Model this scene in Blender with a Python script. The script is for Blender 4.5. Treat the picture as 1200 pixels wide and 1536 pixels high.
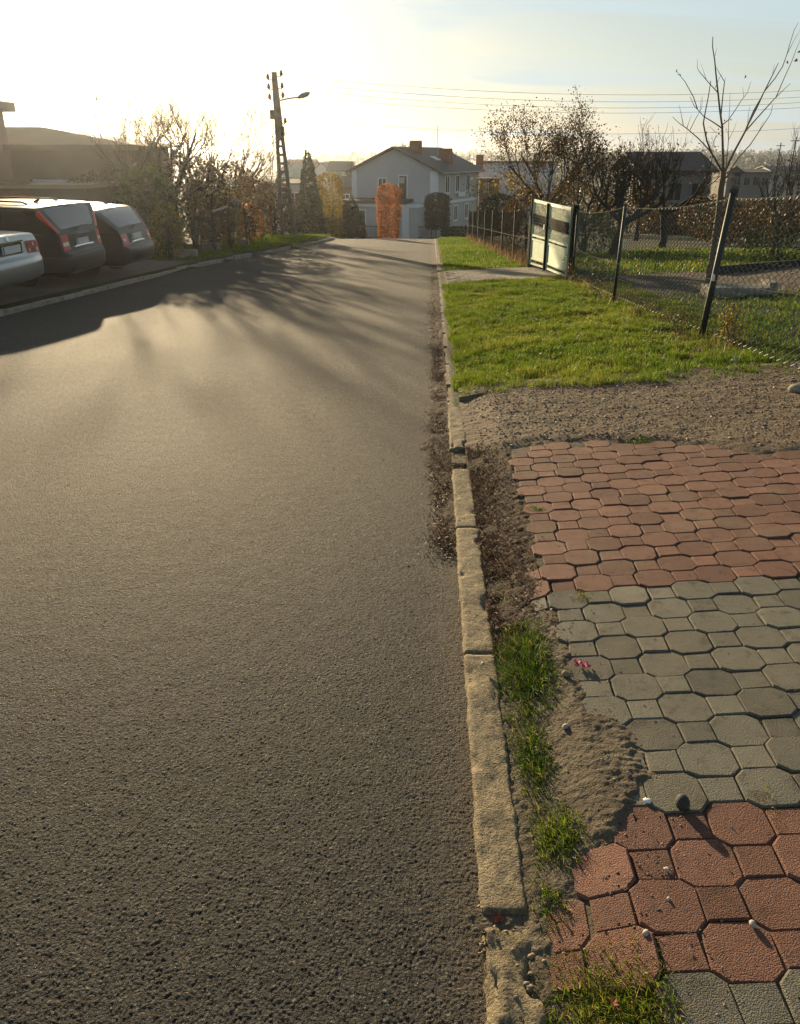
import bpy, bmesh, math, random
import numpy as np
from mathutils import Vector, Matrix, noise as mnoise

for o in list(bpy.data.objects): bpy.data.objects.remove(o)
SC = bpy.context.scene
COL = SC.collection
R = math.radians

# ------------------------------------------------------------------ camera, sky, sun, exposure
F_PX, PITCH, YAW, CAM_H = 1225.0, R(23.6), R(2.15), 1.62
cam_d = bpy.data.cameras.new('camera')
cam = bpy.data.objects.new('camera', cam_d); COL.objects.link(cam)
cam.location = (0, 0, 0)
cam.rotation_euler = (R(90) - PITCH, 0, YAW)
cam_d.sensor_fit = 'VERTICAL'; cam_d.sensor_height = 36.0
cam_d.lens = 36.0 * F_PX / 1536.0
cam_d.clip_start = 0.05; cam_d.clip_end = 6000
SC.camera = cam

SUN_AZ, SUN_EL = R(-20.8), R(9.0)          # azimuth from +Y, negative = to the left
world = bpy.data.worlds.new('World'); SC.world = world
world.use_nodes = True
nt = world.node_tree; nt.nodes.clear()
w_out = nt.nodes.new('ShaderNodeOutputWorld'); w_bg = nt.nodes.new('ShaderNodeBackground')
sky = nt.nodes.new('ShaderNodeTexSky'); sky.sky_type = 'NISHITA'; sky.sun_disc = False
sky.sun_elevation = SUN_EL; sky.sun_rotation = SUN_AZ
sky.altitude = 100; sky.air_density = 1.0; sky.dust_density = 0.9; sky.ozone_density = 1.0
w_bg.inputs['Strength'].default_value = 0.045
# thin cirrus: streaks stretched along the horizon, the same all round the sky
w_tc = nt.nodes.new('ShaderNodeTexCoord'); w_sep = nt.nodes.new('ShaderNodeSeparateXYZ')
nt.links.new(w_tc.outputs['Generated'], w_sep.inputs[0])
w_add = nt.nodes.new('ShaderNodeMath'); w_add.operation = 'ADD'; w_add.inputs[1].default_value = 0.12
nt.links.new(w_sep.outputs['Z'], w_add.inputs[0])
w_dx = nt.nodes.new('ShaderNodeMath'); w_dx.operation = 'DIVIDE'
w_dy = nt.nodes.new('ShaderNodeMath'); w_dy.operation = 'DIVIDE'
nt.links.new(w_sep.outputs['X'], w_dx.inputs[0]); nt.links.new(w_add.outputs[0], w_dx.inputs[1])
nt.links.new(w_sep.outputs['Y'], w_dy.inputs[0]); nt.links.new(w_add.outputs[0], w_dy.inputs[1])
w_cmb = nt.nodes.new('ShaderNodeCombineXYZ')
nt.links.new(w_dx.outputs[0], w_cmb.inputs[0]); nt.links.new(w_dy.outputs[0], w_cmb.inputs[1])
w_map = nt.nodes.new('ShaderNodeMapping'); w_map.inputs['Scale'].default_value = (0.45, 1.5, 1); w_map.inputs['Rotation'].default_value = (0, 0, R(14))
nt.links.new(w_cmb.outputs[0], w_map.inputs[0])
w_n = nt.nodes.new('ShaderNodeTexNoise'); w_n.inputs['Scale'].default_value = 1.1; w_n.inputs['Detail'].default_value = 7; w_n.inputs['Roughness'].default_value = 0.55
w_n.inputs['Distortion'].default_value = 0.6
nt.links.new(w_map.outputs[0], w_n.inputs['Vector'])
w_r = nt.nodes.new('ShaderNodeValToRGB'); w_r.color_ramp.elements[0].position = 0.44; w_r.color_ramp.elements[1].position = 0.68
w_r.color_ramp.elements[0].color = (.50, .50, .50, 1); w_r.color_ramp.elements[1].color = (0.9, 0.9, 0.9, 1)
nt.links.new(w_n.outputs['Fac'], w_r.inputs[0])
w_mul = nt.nodes.new('ShaderNodeMix'); w_mul.data_type = 'RGBA'; w_mul.blend_type = 'MIX'
w_mul.inputs['B'].default_value = (6.5, 7.9, 8.5, 1)
# a thin veil that looks denser toward the horizon, where the line of sight runs longer through it
w_a = nt.nodes.new('ShaderNodeMath'); w_a.operation = 'ADD'; w_a.inputs[1].default_value = 0.10; nt.links.new(w_sep.outputs['Z'], w_a.inputs[0])
w_d = nt.nodes.new('ShaderNodeMath'); w_d.operation = 'DIVIDE'; w_d.use_clamp = True; w_d.inputs[0].default_value = 0.24; nt.links.new(w_a.outputs[0], w_d.inputs[1])
w_m = nt.nodes.new('ShaderNodeMath'); w_m.operation = 'MULTIPLY'; nt.links.new(w_d.outputs[0], w_m.inputs[0]); nt.links.new(w_r.outputs[0], w_m.inputs[1])
nt.links.new(w_m.outputs[0], w_mul.inputs['Factor'])
nt.links.new(sky.outputs[0], w_mul.inputs['A'])
nt.links.new(w_mul.outputs['Result'], w_bg.inputs['Color'])
nt.links.new(w_bg.outputs[0], w_out.inputs['Surface'])

sun_d = bpy.data.lights.new('sun', 'SUN'); sun_d.energy = 5.0; sun_d.angle = R(0.55); sun_d.color = (1.0, 0.77, 0.46)
sun = bpy.data.objects.new('sun', sun_d); COL.objects.link(sun)
SUN_DIR = Vector((math.sin(SUN_AZ) * math.cos(SUN_EL), math.cos(SUN_AZ) * math.cos(SUN_EL), math.sin(SUN_EL)))
sun.rotation_euler = SUN_DIR.to_track_quat('Z', 'Y').to_euler()
sun.location = SUN_DIR * 60

SC.view_settings.view_transform = 'Standard'
try: SC.view_settings.look = 'None'
except Exception: pass
SC.view_settings.gamma = 1.0
SC.view_settings.use_curve_mapping = False
SC.view_settings.exposure = 1.13
SC.cycles.max_bounces = 6; SC.cycles.diffuse_bounces = 3; SC.cycles.glossy_bounces = 3
SC.cycles.transmission_bounces = 4; SC.cycles.transparent_max_bounces = 8; SC.cycles.volume_bounces = 0
SC.cycles.use_denoising = True

HAZE_DENSITY = 0.00028

# ------------------------------------------------------------------ terrain functions
PY = [-30, -5, 0, 3, 6, 11, 20, 32, 45, 60, 75, 88, 110, 160, 260, 600, 1500, 4000]
PZ = [.5, .12, 0, -.095, -.215, -.47, -1.0, -1.68, -2.45, -3.75, -5.1, -6.3, -7.6, -10.5, -15, -17, -12, -9]
PZ = [v - CAM_H for v in PZ]
XK = 0.135                                   # road-side face of the kerb
YS_ = np.linspace(-30, 160, 381)
ZS_ = np.interp(YS_, PY, PZ)
for _ in range(6): ZS_[1:-1] = (ZS_[:-2] + 2 * ZS_[1:-1] + ZS_[2:]) / 4
def zroad(y):
    y = np.asarray(y, float)
    return np.where(y < 158, np.interp(y, YS_, ZS_), np.interp(y, PY, PZ))
def xleft(y): return np.interp(y, [-20, 12, 22, 27, 32, 38, 45, 90], [-6.2, -6.2, -6.35, -6.0, -5.6, -5.3, -5.15, -5.1])
def gz(x, y):
    x = np.asarray(x, float); y = np.asarray(y, float)
    z = zroad(y)
    s = np.interp(y, [0, 6, 12, 25], [.09, .085, .06, .04])
    dip = np.where(y < 6.4, np.interp(x - XK, [.1, .16, .34], [.012, .020, .075]), np.interp(x - XK, [.1, .16, .3], [.045, .05, .075]))
    zr = dip + s * np.minimum(x - XK, 7)
    zl = .05 + np.interp(y, [0, 20, 26, 40, 60], [.06, .06, .12, .2, .1]) + .01 * np.clip(-6 - x, 0, 10)
    flat = np.interp(y, [0, 46, 52, 100], [1, 1, .0, 0])
    side = np.where(x > XK + .05, zr * flat - .06 * (1 - flat), np.where(x < xleft(y) - .05, zl * np.maximum(flat, .3), -.06))
    return z + side
def gzf(x, y): return float(gz(x, y))
CP, SP, CY, SY = math.cos(PITCH), math.sin(PITCH), math.cos(YAW), math.sin(YAW)
def ray(u, v):
    a = (u - 600) / F_PX; b = (768 - v) / F_PX
    f = CP + b * SP
    return Vector((CY * a - SY * f, SY * a + CY * f, -SP + b * CP))
def at(u, v, Y):
    """the point of the place at distance Y down the street that the photograph shows at pixel u, v"""
    d = ray(u, v); return d * (Y / d.y)
def on_ground(u, Y):
    d = ray(u, 300); x = d.x / d.y * Y
    return Vector((x, Y, gzf(x, Y)))
def proj(x, y, z):
    X = CY * x + SY * y; Yc = -SY * x + CY * y
    d = Yc * CP - z * SP
    return 600 + F_PX * X / d, 768 - F_PX * (Yc * SP + z * CP) / d

# ------------------------------------------------------------------ value noise (numpy)
_rs = np.random.RandomState(11); _T = _rs.rand(256, 256)
def vnoise(x, y, s=1.0):
    x = np.asarray(x) * s; y = np.asarray(y) * s
    xi = np.floor(x).astype(int); yi = np.floor(y).astype(int); fx = x - xi; fy = y - yi
    fx = fx * fx * (3 - 2 * fx); fy = fy * fy * (3 - 2 * fy)
    a = _T[xi % 256, yi % 256]; b = _T[(xi + 1) % 256, yi % 256]; c = _T[xi % 256, (yi + 1) % 256]; d = _T[(xi + 1) % 256, (yi + 1) % 256]
    return (a * (1 - fx) + b * fx) * (1 - fy) + (c * (1 - fx) + d * fx) * fy
def fbm(x, y, s): return .5 * vnoise(x, y, s) + .3 * vnoise(x + 7.3, y + 2.1, s * 2.1) + .2 * vnoise(x + 1.7, y + 9.2, s * 4.3)

# ------------------------------------------------------------------ materials
def _new(name):
    m = bpy.data.materials.new(name); m.use_nodes = True
    t = m.node_tree; return m, t, t.nodes['Principled BSDF'], t.nodes['Material Output']
def ramp(t, stops):
    r = t.nodes.new('ShaderNodeValToRGB'); cr = r.color_ramp
    while len(cr.elements) < len(stops): cr.elements.new(0.5)
    for e, (p, c) in zip(cr.elements, stops):
        e.position = p; e.color = (c[0], c[1], c[2], 1)
    return r
def pos(t, obj=False):
    if obj: return t.nodes.new('ShaderNodeTexCoord').outputs['Object']
    return t.nodes.new('ShaderNodeNewGeometry').outputs['Position']
def noise_node(t, vec, scale, detail=5, rough=.6):
    n = t.nodes.new('ShaderNodeTexNoise'); n.inputs['Scale'].default_value = scale; n.inputs['Detail'].default_value = detail
    n.inputs['Roughness'].default_value = rough
    t.links.new(vec, n.inputs['Vector']); return n
def vor(t, vec, scale, feature='F1'):
    n = t.nodes.new('ShaderNodeTexVoronoi'); n.feature = feature; n.inputs['Scale'].default_value = scale
    t.links.new(vec, n.inputs['Vector']); return n
def bump(t, h, dist, strength=1.0, prev=None):
    b = t.nodes.new('ShaderNodeBump'); b.inputs['Distance'].default_value = dist; b.inputs['Strength'].default_value = strength
    t.links.new(h, b.inputs['Height'])
    if prev is not None: t.links.new(prev, b.inputs['Normal'])
    return b.outputs[0]
def mixc(t, fac, a, b, mode='MIX'):
    m = t.nodes.new('ShaderNodeMix'); m.data_type = 'RGBA'; m.blend_type = mode
    for s, v in (('Factor', fac), ('A', a), ('B', b)):
        if hasattr(v, 'default_value') or hasattr(v, 'links'): t.links.new(v, m.inputs[s])
        elif s == 'Factor': m.inputs[s].default_value = v
        else: m.inputs[s].default_value = (v[0], v[1], v[2], 1)
    return m.outputs['Result']
def math_n(t, op, a, b=0.0, clamp=False):
    m = t.nodes.new('ShaderNodeMath'); m.operation = op; m.use_clamp = clamp
    for i, v in enumerate((a, b)):
        if hasattr(v, 'links'): t.links.new(v, m.inputs[i])
        else: m.inputs[i].default_value = v
    return m.outputs[0]
def simple(name, c1, c2=None, scale=8, rough=.7, bmp=0, bscale=None, metal=0, spec=.4, coat=0, obj=False, var=0, detail=5):
    m, t, p, o = _new(name)
    c2 = c2 or tuple(v * .8 for v in c1)
    v = pos(t, obj)
    n = noise_node(t, v, scale, detail)
    r = ramp(t, [(.3, c1), (.7, c2)]); t.links.new(n.outputs['Fac'], r.inputs[0])
    col = r.outputs[0]
    if var:
        oi = t.nodes.new('ShaderNodeObjectInfo')
        f = math_n(t, 'MULTIPLY_ADD', oi.outputs['Random'], var); f.node.inputs[2].default_value = 1 - var / 2
        cmb = t.nodes.new('ShaderNodeCombineColor')
        for k in range(3): t.links.new(f, cmb.inputs[k])
        col = mixc(t, 1.0, col, cmb.outputs[0], 'MULTIPLY')
    t.links.new(col, p.inputs['Base Color'])
    p.inputs['Roughness'].default_value = rough; p.inputs['Metallic'].default_value = metal
    p.inputs['Specular IOR Level'].default_value = spec; p.inputs['Coat Weight'].default_value = coat
    p.inputs['Coat Roughness'].default_value = .06
    if bmp:
        nb = noise_node(t, v, bscale or scale * 4, 6)
        t.links.new(bump(t, nb.outputs['Fac'], bmp), p.inputs['Normal'])
    return m
def leafy(name, stops, trans=.45, rough=.55, spec=.3):
    m, t, p, o = _new(name)
    a = t.nodes.new('ShaderNodeAttribute'); a.attribute_name = 'tint'
    r = ramp(t, stops); t.links.new(a.outputs['Fac'], r.inputs[0])
    t.links.new(r.outputs[0], p.inputs['Base Color'])
    p.inputs['Roughness'].default_value = rough; p.inputs['Specular IOR Level'].default_value = spec
    tr = t.nodes.new('ShaderNodeBsdfTranslucent'); t.links.new(r.outputs[0], tr.inputs['Color'])
    ms = t.nodes.new('ShaderNodeMixShader'); ms.inputs[0].default_value = trans
    t.links.new(p.outputs[0], ms.inputs[1]); t.links.new(tr.outputs[0], ms.inputs[2])
    t.links.new(ms.outputs[0], o.inputs['Surface'])
    return m

def asphalt_mat():
    m, t, p, o = _new('asphalt')
    v = pos(t)
    big = noise_node(t, v, .55, 5, .6); mid = noise_node(t, v, 9, 4)
    st = vor(t, v, 120); st2 = vor(t, v, 260); st.inputs['Randomness'].default_value = 1.0; fine = noise_node(t, v, 420, 2)
    # stones differ in tone, the bitumen between them is darker
    cr = ramp(t, [(0, (.026, .026, .025)), (.45, (.060, .058, .053)), (.8, (.12, .114, .100)), (1, (.27, .25, .20))])
    t.links.new(st.outputs['Color'], cr.inputs[0])
    gap = ramp(t, [(.2, (1.15, 1.15, 1.15)), (.7, (.35, .35, .35))]); t.links.new(st.outputs['Distance'], gap.inputs[0])
    c = mixc(t, 1.0, cr.outputs[0], gap.outputs[0], 'MULTIPLY')
    wr = ramp(t, [(.3, (.80, .80, .82)), (.7, (1.18, 1.14, 1.08))]); t.links.new(big.outputs['Fac'], wr.inputs[0])
    c = mixc(t, 1.0, c, wr.outputs[0], 'MULTIPLY')
    # dusty edge strip by the kerb
    sp = t.nodes.new('ShaderNodeSeparateXYZ'); t.links.new(v, sp.inputs[0])
    e = math_n(t, 'ADD', sp.outputs['X'], math_n(t, 'MULTIPLY', mid.outputs['Fac'], .22))
    er = ramp(t, [(.0, (0, 0, 0)), (1, (1, 1, 1))])
    ee = t.nodes.new('ShaderNodeMapRange'); ee.inputs['From Min'].default_value = .06; ee.inputs['From Max'].default_value = .24
    t.links.new(e, ee.inputs['Value'])
    t.links.new(ee.outputs[0], er.inputs[0])
    dust = math_n(t, 'MULTIPLY', er.outputs[0], .6)
    c = mixc(t, dust, c, (.16, .125, .09))
    t.links.new(c, p.inputs['Base Color'])
    p.inputs['Roughness'].default_value = .82; p.inputs['Specular IOR Level'].default_value = .3
    sc = t.nodes.new('ShaderNodeSeparateColor'); t.links.new(st.outputs['Color'], sc.inputs[0])
    dome = math_n(t, 'SUBTRACT', 1.0, st.outputs['Distance'])
    inv = math_n(t, 'ADD', math_n(t, 'MULTIPLY', math_n(t, 'MULTIPLY', dome, sc.outputs[0]), .9), math_n(t, 'MULTIPLY', fine.outputs['Fac'], .45))
    b1 = bump(t, inv, .020, 1.0)
    inv2 = math_n(t, 'SUBTRACT', 1.0, st2.outputs['Distance'])
    b2 = bump(t, inv2, .004, .8, b1)
    b3 = bump(t, mid.outputs['Fac'], .012, .5, b2)
    t.links.new(b3, p.inputs['Normal'])
    return m
def paver_mat(name, c1, c2):
    m, t, p, o = _new(name)
    v = pos(t)
    n1 = noise_node(t, v, 5, 5); n2 = noise_node(t, v, 260, 3); st = vor(t, v, 300)
    r = ramp(t, [(.3, c1), (.7, c2)]); t.links.new(n1.outputs['Fac'], r.inputs[0])
    g = ramp(t, [(.3, (.72, .72, .72)), (.75, (1.25, 1.25, 1.22))]); t.links.new(n2.outputs['Fac'], g.inputs[0])
    c = mixc(t, 1.0, r.outputs[0], g.outputs[0], 'MULTIPLY')
    oi = t.nodes.new('ShaderNodeObjectInfo')
    f = t.nodes.new('ShaderNodeMapRange'); f.inputs['To Min'].default_value = .70; f.inputs['To Max'].default_value = 1.22
    t.links.new(oi.outputs['Random'], f.inputs['Value'])
    cc = t.nodes.new('ShaderNodeCombineColor')
    for k in range(3): t.links.new(f.outputs[0], cc.inputs[k])
    c = mixc(t, 1.0, c, cc.outputs[0], 'MULTIPLY')
    n5 = noise_node(t, v, 17, 6, .7); s5 = ramp(t, [(.30, (.52, .50, .48)), (.46, (1, 1, 1)), (.8, (1.12, 1.12, 1.1))]); t.links.new(n5.outputs['Fac'], s5.inputs[0])
    c = mixc(t, 1.0, c, s5.outputs[0], 'MULTIPLY')
    # sandy stains
    n3 = noise_node(t, v, 2.2, 6, .65); s3 = ramp(t, [(.52, (0, 0, 0)), (.72, (.5, .5, .5))]); t.links.new(n3.outputs['Fac'], s3.inputs[0])
    c = mixc(t, s3.outputs[0], c, (.20, .16, .11))
    t.links.new(c, p.inputs['Base Color'])
    p.inputs['Roughness'].default_value = .85; p.inputs['Specular IOR Level'].default_value = .25
    b1 = bump(t, math_n(t, 'SUBTRACT', 1.0, st.outputs['Distance']), .0030, .9)
    b2 = bump(t, n2.outputs['Fac'], .0028, .9, b1)
    n4 = noise_node(t, v, 26, 3); b3 = bump(t, n4.outputs['Fac'], .0016, .6, b2)
    t.links.new(b3, p.inputs['Normal'])
    return m
def soil_mat(name, stops, s1=3, s2=90, bd=.012, rough=.9):
    m, t, p, o = _new(name)
    v = pos(t); n1 = noise_node(t, v, s1, 6, .65); n2 = noise_node(t, v, s2, 4)
    a = math_n(t, 'ADD', math_n(t, 'MULTIPLY', n1.outputs['Fac'], .65), math_n(t, 'MULTIPLY', n2.outputs['Fac'], .35))
    r = ramp(t, stops); t.links.new(a, r.inputs[0]); t.links.new(r.outputs[0], p.inputs['Base Color'])
    p.inputs['Roughness'].default_value = rough; p.inputs['Specular IOR Level'].default_value = .2
    b1 = bump(t, n2.outputs['Fac'], bd, .9); n3 = noise_node(t, v, 14, 5)
    t.links.new(bump(t, n3.outputs['Fac'], bd * 3, .6, b1), p.inputs['Normal'])
    return m
def concrete_mat(name, c1, c2, pores=True):
    m, t, p, o = _new(name)
    v = pos(t); n1 = noise_node(t, v, 7, 6, .65); n2 = noise_node(t, v, 150, 4); st = vor(t, v, 85)
    r = ramp(t, [(.3, c1), (.7, c2)]); t.links.new(n1.outputs['Fac'], r.inputs[0])
    g = ramp(t, [(.3, (.7, .7, .7)), (.7, (1.15, 1.15, 1.12))]); t.links.new(n2.outputs['Fac'], g.inputs[0])
    c = mixc(t, 1.0, r.outputs[0], g.outputs[0], 'MULTIPLY')
    s1 = noise_node(t, v, 3.2, 7, .7); sr = ramp(t, [(.30, (.50, .49, .46)), (.5, (1, 1, 1)), (.72, (1.18, 1.15, 1.08))]); t.links.new(s1.outputs['Fac'], sr.inputs[0])
    c = mixc(t, 1.0, c, sr.outputs[0], 'MULTIPLY')
    ag = vor(t, v, 95); agc = ramp(t, [(0, (.62, .61, .60)), (.5, (1, .99, .97)), (1, (1.35, 1.3, 1.2))]); t.links.new(ag.outputs['Color'], agc.inputs[0])
    c = mixc(t, 1.0, c, agc.outputs[0], 'MULTIPLY')
    t.links.new(c, p.inputs['Base Color'])
    p.inputs['Roughness'].default_value = .88; p.inputs['Specular IOR Level'].default_value = .25
    pr = ramp(t, [(.05, (0, 0, 0)), (.3, (1, 1, 1))]); t.links.new(st.outputs['Distance'], pr.inputs[0])
    b1 = bump(t, pr.outputs[0], .005, .8); b2 = bump(t, n2.outputs['Fac'], .007, .9, b1)
    n3 = noise_node(t, v, 30, 4); t.links.new(bump(t, n3.outputs['Fac'], .008, .7, b2), p.inputs['Normal'])
    return m
def glass_mat(name, col=(.012, .014, .016), rough=.04):
    m, t, p, o = _new(name)
    v = pos(t); n = noise_node(t, v, 2, 2); r = ramp(t, [(.3, col), (.7, tuple(c * 1.6 for c in col))])
    t.links.new(n.outputs['Fac'], r.inputs[0]); t.links.new(r.outputs[0], p.inputs['Base Color'])
    p.inputs['Roughness'].default_value = rough; p.inputs['Specular IOR Level'].default_value = .8; p.inputs['IOR'].default_value = 1.5
    return m

MAT = dict(
    asphalt=asphalt_mat(),
    paver_red=paver_mat('red_concrete', (.146, .068, .049), (.198, .099, .071)),
    paver_grey=paver_mat('grey_concrete', (.120, .115, .092), (.172, .163, .130)),
    kerb=concrete_mat('kerb_concrete', (.29, .235, .15), (.21, .175, .12)),
    old_concrete=concrete_mat('old_concrete', (.36, .33, .28), (.25, .23, .19)),
    bed=soil_mat('joint_sand', [(.3, (.04, .034, .022)), (.5, (.09, .074, .048)), (.7, (.16, .13, .085))], 6, 120, .006),
    sand=soil_mat('sandy_dirt', [(.3, (.060, .048, .034)), (.5, (.118, .095, .066)), (.7, (.19, .155, .108))], 5, 130, .010),
    gravel_bed=soil_mat('gravel_bed', [(.3, (.07, .052, .034)), (.5, (.14, .103, .068)), (.7, (.22, .165, .11))], 2.5, 70, .02),
    soil=soil_mat('ground_soil', [(.3, (.022, .024, .010)), (.5, (.040, .046, .014)), (.68, (.075, .070, .028))], 1.2, 40, .03),
    yard=soil_mat('yard_dirt', [(.3, (.055, .042, .028)), (.5, (.105, .080, .054)), (.7, (.17, .13, .088))], .9, 30, .03),
    brown=soil_mat('rotten_leaf_soil', [(.3, (.020, .012, .008)), (.5, (.042, .025, .015)), (.7, (.085, .052, .030))], 7, 110, .014),
    grass=leafy('grass_blade', [(0, (.030, .058, .005)), (.35, (.066, .122, .008)), (.7, (.130, .188, .012)), (.92, (.22, .21, .03)), (1, (.30, .23, .08))], .6, .5, .35),
    dry=leafy('dry_grass', [(0, (.10, .062, .028)), (.6, (.22, .145, .06)), (1, (.36, .27, .13))], .4),
    litter=leafy('dead_leaf', [(0, (.030, .016, .010)), (.5, (.075, .038, .02)), (.85, (.15, .08, .036)), (1, (.28, .19, .09))], .3),
    leaf_brown=leafy('brown_leaf', [(0, (.040, .027, .014)), (.5, (.085, .056, .026)), (.85, (.145, .098, .036)), (1, (.23, .16, .05))], .45),
    leaf_orange=leafy('orange_leaf', [(0, (.17, .05, .010)), (.5, (.40, .13, .018)), (1, (.55, .24, .035))], .6),
    leaf_green=leafy('green_leaf', [(0, (.028, .040, .010)), (.5, (.06, .085, .016)), (.85, (.12, .13, .025)), (1, (.22, .19, .035))], .45),
    leaf_yellow=leafy('yellow_leaf', [(0, (.14, .10, .014)), (.5, (.28, .19, .02)), (1, (.40, .27, .04))], .45),
    needle=leafy('dark_needles', [(0, (.010, .018, .008)), (.6, (.022, .036, .014)), (1, (.045, .058, .02))], .15),
    far_wood=leafy('far_foliage', [(0, (.030, .034, .018)), (.5, (.055, .052, .026)), (1, (.10, .075, .03))], .2),
    bark=simple('bark', (.075, .058, .043), (.035, .028, .022), 14, .9, .01, 60),
    bark_light=simple('young_bark', (.16, .115, .075), (.10, .072, .05), 20, .75, .003, 80),
    paint_black=simple('black_car_paint', (.006, .006, .007), (.008, .008, .009), 3, .4, 0, coat=.08, spec=.25, obj=True),
    paint_navy=simple('navy_car_paint', (.008, .009, .014), (.010, .011, .017), 3, .4, 0, coat=.08, spec=.25, obj=True),
    paint_silver=simple('silver_car_paint', (.42, .43, .42), (.38, .39, .385), 3, .33, 0, metal=.7, coat=.6, obj=True),
    plastic=simple('black_plastic', (.016, .016, .017), (.022, .022, .022), 12, .55, obj=True),
    rubber=simple('tyre_rubber', (.014, .014, .014), (.02, .02, .02), 20, .85, obj=True),
    rim=simple('alloy_rim', (.45, .45, .45), (.4, .4, .4), 10, .35, metal=.9, obj=True),
    chrome=simple('chrome_trim', (.6, .6, .6), (.55, .55, .55), 10, .15, metal=1, obj=True),
    lamp_red=simple('red_lens', (.5, .010, .010), (.38, .006, .008), 30, .3, spec=.3, coat=.1, obj=True),
    lamp_clear=simple('clear_lens', (.62, .58, .55), (.5, .47, .45), 30, .15, spec=.7, coat=.8, obj=True),
    plate=simple('number_plate', (.62, .62, .60), (.55, .55, .54), 18, .4, obj=True),
    ink=simple('dark_print', (.03, .03, .035), None, 9, .6, obj=True),
    glass=glass_mat('car_glass', (.010, .014, .018)), pane=glass_mat('window_glass', (.02, .022, .025), .06),
    wall_grey=simple('grey_render', (.46, .46, .47), (.41, .41, .425), .8, .9, .004, 40),
    wall_side=simple('beige_grey_render', (.44, .43, .39), (.39, .38, .345), .8, .9, .004, 40),
    wall_dim=simple('weathered_render', (.20, .19, .18), (.16, .15, .145), .8, .9, .005, 30),
    roof_brown=simple('brown_roofing', (.06, .045, .040), (.085, .062, .054), 2, .8, .01, 12),
    white=simple('white_paint', (.72, .73, .74), (.66, .67, .68), 3, .6),
    brick=simple('red_brick', (.26, .095, .055), (.18, .07, .045), 5, .9, .006, 30),
    brick_dark=simple('dark_red_brick', (.20, .08, .055), (.15, .06, .045), 5, .9, .006, 30),
    roof_dark=simple('dark_roofing', (.032, .031, .033), (.052, .049, .050), 2.5, .65, .01, 12),
    roof_red=simple('red_roof_tile', (.20, .075, .05), (.15, .06, .045), 1.5, .8),
    roof_green=simple('green_roof_sheet', (.16, .24, .20), (.13, .20, .17), 1, .6),
    wall_blue=simple('pale_blue_wall', (.60, .66, .72), (.54, .60, .66), .5, .8),
    wall_brown=simple('brown_render', (.17, .12, .085), (.125, .09, .065), .7, .9, .01, 15),
    wall_flare_pink=simple('flare_pink_render', (.38, .23, .19), (.32, .20, .165), .8, .9, .008, 20),  # pink cast of the lens flare put into the wall colour
    wall_cream=simple('cream_render', (.45, .40, .32), (.40, .36, .29), .8, .9),
    roof_pale=simple('pale_roof_felt', (.34, .23, .14), (.27, .19, .12), 1, .8),
    pole=concrete_mat('pole_concrete', (.19, .17, .145), (.125, .112, .098)),
    steel=simple('galvanised_steel', (.30, .30, .29), (.22, .22, .215), 12, .5, metal=.6),
    iron=simple('dark_iron', (.022, .020, .019), (.04, .034, .03), 16, .65),
    wire_green=simple('green_coated_wire', (.13, .135, .105), (.09, .096, .075), 20, .45, spec=.5),
    wire_rust=simple('rusty_wire', (.10, .075, .048), (.07, .052, .034), 20, .6),
    wire_pale=simple('pale_line_wire', (.15, .14, .11), (.10, .092, .072), 30, .95, spec=.05),
    post_green=simple('dark_green_post', (.030, .040, .032), (.045, .048, .038), 14, .6, .002, 80),
    gate_green=simple('pale_green_paint', (.50, .60, .42), (.42, .51, .35), 6, .5, .0015, 60),
    gate_dark=simple('gate_dark_metal', (.016, .018, .015), (.026, .026, .022), 14, .95, spec=.05),
    stone_pale=simple('pale_pebble', (.42, .37, .30), (.33, .29, .235), 60, .7, .0006, 300),
    stone=simple('gravel_stone', (.24, .185, .13), (.13, .098, .068), 55, .85),
    stone_dark=simple('dark_stone', (.03, .028, .026), (.05, .045, .04), 60, .8, .001, 200),
    wrapper=simple('pink_foil', (.55, .05, .16), (.42, .03, .11), 60, .35, spec=.6),
    red_leaf=simple('red_leaf', (.30, .05, .025), (.20, .035, .02), 70, .6),
    sign_blue=simple('blue_sign_face', (.10, .17, .26), (.08, .14, .22), 5, .5),
    paving_far=simple('worn_driveway_paver', (.27, .225, .175), (.19, .16, .125), 7, .9, .005, 60, var=.3),
    parking=soil_mat('parking_paving', [(.3, (.075, .062, .052)), (.5, (.115, .095, .08)), (.7, (.16, .135, .11))], 2, 60, .01),
)

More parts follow.
